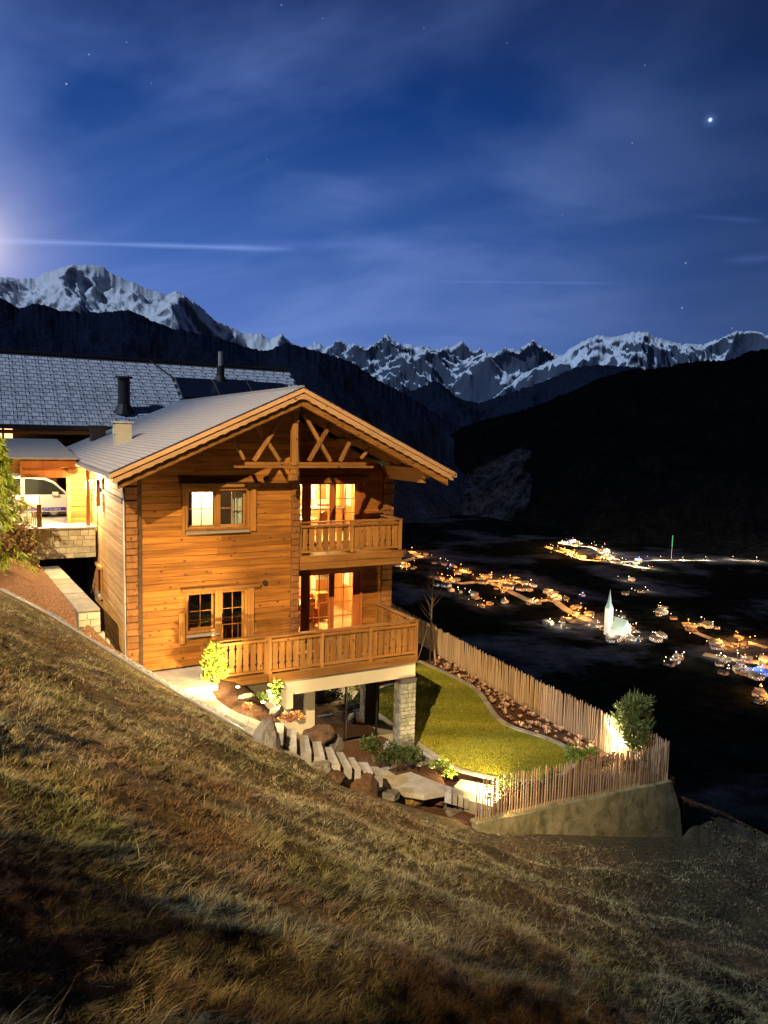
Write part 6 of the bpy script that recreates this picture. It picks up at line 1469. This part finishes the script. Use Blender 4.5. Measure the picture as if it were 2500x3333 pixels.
cluster('far', [(2025, 1830), (2072, 1830), (2075, 1846), (2110, 1852)], 5, 'white', 50000, 6)
cluster('far', [(1860, 1770), (2080, 1825)], 1, 'blue', 20000, 5)
cluster('far', [(2150, 1823), (2222, 1825), (2297, 1824), (2385, 1822), (2462, 1828)], 0, 'white', 40000)
cluster('church', [(2046, 1892), (2100, 1926), (2055, 1933)], 3, 'white', 9000)
cluster('right', [(2240, 2035), (2260, 2050), (2340, 2100), (2350, 2110), (2400, 2075), (2405, 2105), (2440, 2092), (2480, 2160), (2490, 2180), (2478, 2260), (2492, 2285)], 22, 'orange', 15000)
cluster('right', [(2150, 1985), (2165, 2000), (2172, 2010), (2132, 2080), (2282, 2030), (2320, 2040), (2345, 2150), (2360, 2160), (2400, 2150), (2425, 2160), (2200, 2145), (2225, 2148), (2190, 2160), (2370, 2190), (2425, 2195)], 26, 'white', 5000)
cluster('right', [(2480, 2190), (2465, 2196), (2476, 2204)], 2, 'blue', 6000)
cluster('valley', [(1418, 1648), (1432, 1650)], 0, 'white', 0)
M['street'] = mat('pale_village_street', lambda q, b: q.mix(q.noise(pos(q), .15, 4.0), (.035, .033, .03), (.10, .098, .09)), rough=.9)
def street(pts, wdt):
    P3 = resample([vpt(*p) for p in pts], 30); P3[:, 2] += 0; ribbon(P3, wdt, .0, .35, M['street'], 'village_street', -wdt / 2, kind='structure')
for pts, w_ in (([(1290, 1832), (1368, 1812), (1340, 1795)], 14), ([(1300, 1842), (1438, 1888), (1500, 1900), (1575, 1893), (1660, 1890), (1735, 1905)], 14), ([(1562, 1885), (1640, 1915), (1730, 1960), (1800, 1952), (1850, 1990), (1915, 2020)], 12),
                ([(1780, 1780), (1850, 1803), (1900, 1822), (1990, 1830), (2110, 1852)], 14), ([(1830, 1772), (1930, 1782), (1985, 1815), (2025, 1830), (2140, 1824), (2500, 1826)], 9), ([(1940, 2040), (2045, 2044), (2075, 2060)], 10),
                ([(2235, 2032), (2265, 2060), (2330, 2085), (2345, 2105)], 9), ([(2340, 2100), (2400, 2102), (2440, 2092), (2500, 2110)], 9), ([(2290, 2130), (2400, 2150), (2480, 2158), (2510, 2185)], 14), ([(2470, 2240), (2500, 2290)], 8)): street(pts, w_)
# church
cpb = vpt(2014, 2070); ch = empty('church', cpb, 'floodlit village church with a tall needle spire', 'church'); cx_, cy_, cz_ = cpb
M['church_wall'] = mat('church_plaster', color=(.50, .52, .55), rough=.9); M['church_roof'] = mat('church_roof_tile', color=(.22, .34, .36), rough=.8)
def cbox(x0, x1, y0, y1, z0, z1, name, m, par=ch): return MB().box(cx_ + x0, cx_ + x1, cy_ + y0, cy_ + y1, cz_ + z0, cz_ + z1).build(name, m, par)
nave = MB().prism([(cx_ - 8, cy_ - 14, cz_ - 3), (cx_ + 8, cy_ - 14, cz_ - 3), (cx_ + 8, cy_ - 14, cz_ + 11), (cx_, cy_ - 14, cz_ + 25), (cx_ - 8, cy_ - 14, cz_ + 11)], (0, 30, 0)).build('nave', M['church_wall'], ch)
for s in (-1, 1): MB().prism([(cx_ + s * 9, cy_ - 15, cz_ + 10), (cx_, cy_ - 15, cz_ + 25.6), (cx_, cy_ + 17, cz_ + 25.6), (cx_ + s * 9, cy_ + 17, cz_ + 10)], (0, 0, .5)).build('roof', M['church_roof'], ch)
for x in (-4, 0, 4): cbox(x - .8, x + .8, -14.2, -13.9, 3, 9, 'window', M['car_glass'], nave)
tx = -9
tw_ = cbox(tx - 4, tx + 4, 8, 16, -3, 38, 'tower', M['church_wall']); cbox(tx - 1, tx + 1, 7.8, 8.0, 30, 35, 'window', M['car_glass'], tw_); cbox(tx - .9, tx + .9, 7.8, 8.0, 24, 28, 'window', M['car_glass'], tw_)
sp_ = MB(); b4 = [(cx_ + tx + a * 4.3, cy_ + 12 + b * 4.3, cz_ + 38) for a, b in ((-1, -1), (1, -1), (1, 1), (-1, 1))]; m4 = [(cx_ + tx + a * 1.9, cy_ + 12 + b * 1.9, cz_ + 47) for a, b in ((-1, -1), (1, -1), (1, 1), (-1, 1))]
sp_.add(b4 + m4 + [(cx_ + tx, cy_ + 12, cz_ + 66)], [(0, 1, 5, 4), (1, 2, 6, 5), (2, 3, 7, 6), (3, 0, 4, 7), (4, 5, 8), (5, 6, 8), (6, 7, 8), (7, 4, 8)]).build('spire', M['church_roof'], ch)
rowlight('flood_light', 'SPOT', (cx_ - 2, cy_ - 55, cz_ + 4), 60000, (.42, .78, 1.0), ch, .5, target=(cx_ - 4, cy_, cz_ + 22), spot=radians(75))
rowlight('flood_light', 'SPOT', (cx_ - 6, cy_ - 22, cz_ + 20), 60000, (.8, .93, 1.0), ch, .5, target=(cx_ + tx, cy_ + 10, cz_ + 42), spot=radians(60))
rowlight('flood_light', 'POINT', (cx_ - 22, cy_ + 6, cz_ + 30), 14000, (1.0, .62, .15), ch, .5)
ch.scale = (.8, .8, .8)
gp_ = vpt(2185, 1822); gm = empty('green_mast', gp_, 'thin green lit mast across the valley', 'mast'); MB().tube([gp_, (gp_[0], gp_[1], gp_[2] + 24)], .3, 6).build('pole', M['dark_metal'], gm); MB().tube([(gp_[0], gp_[1], gp_[2] + 24), (gp_[0], gp_[1], gp_[2] + 46)], .8, 6).build('mast', emit('green_mast_light', (.25, 1.0, .55), .55), gm)
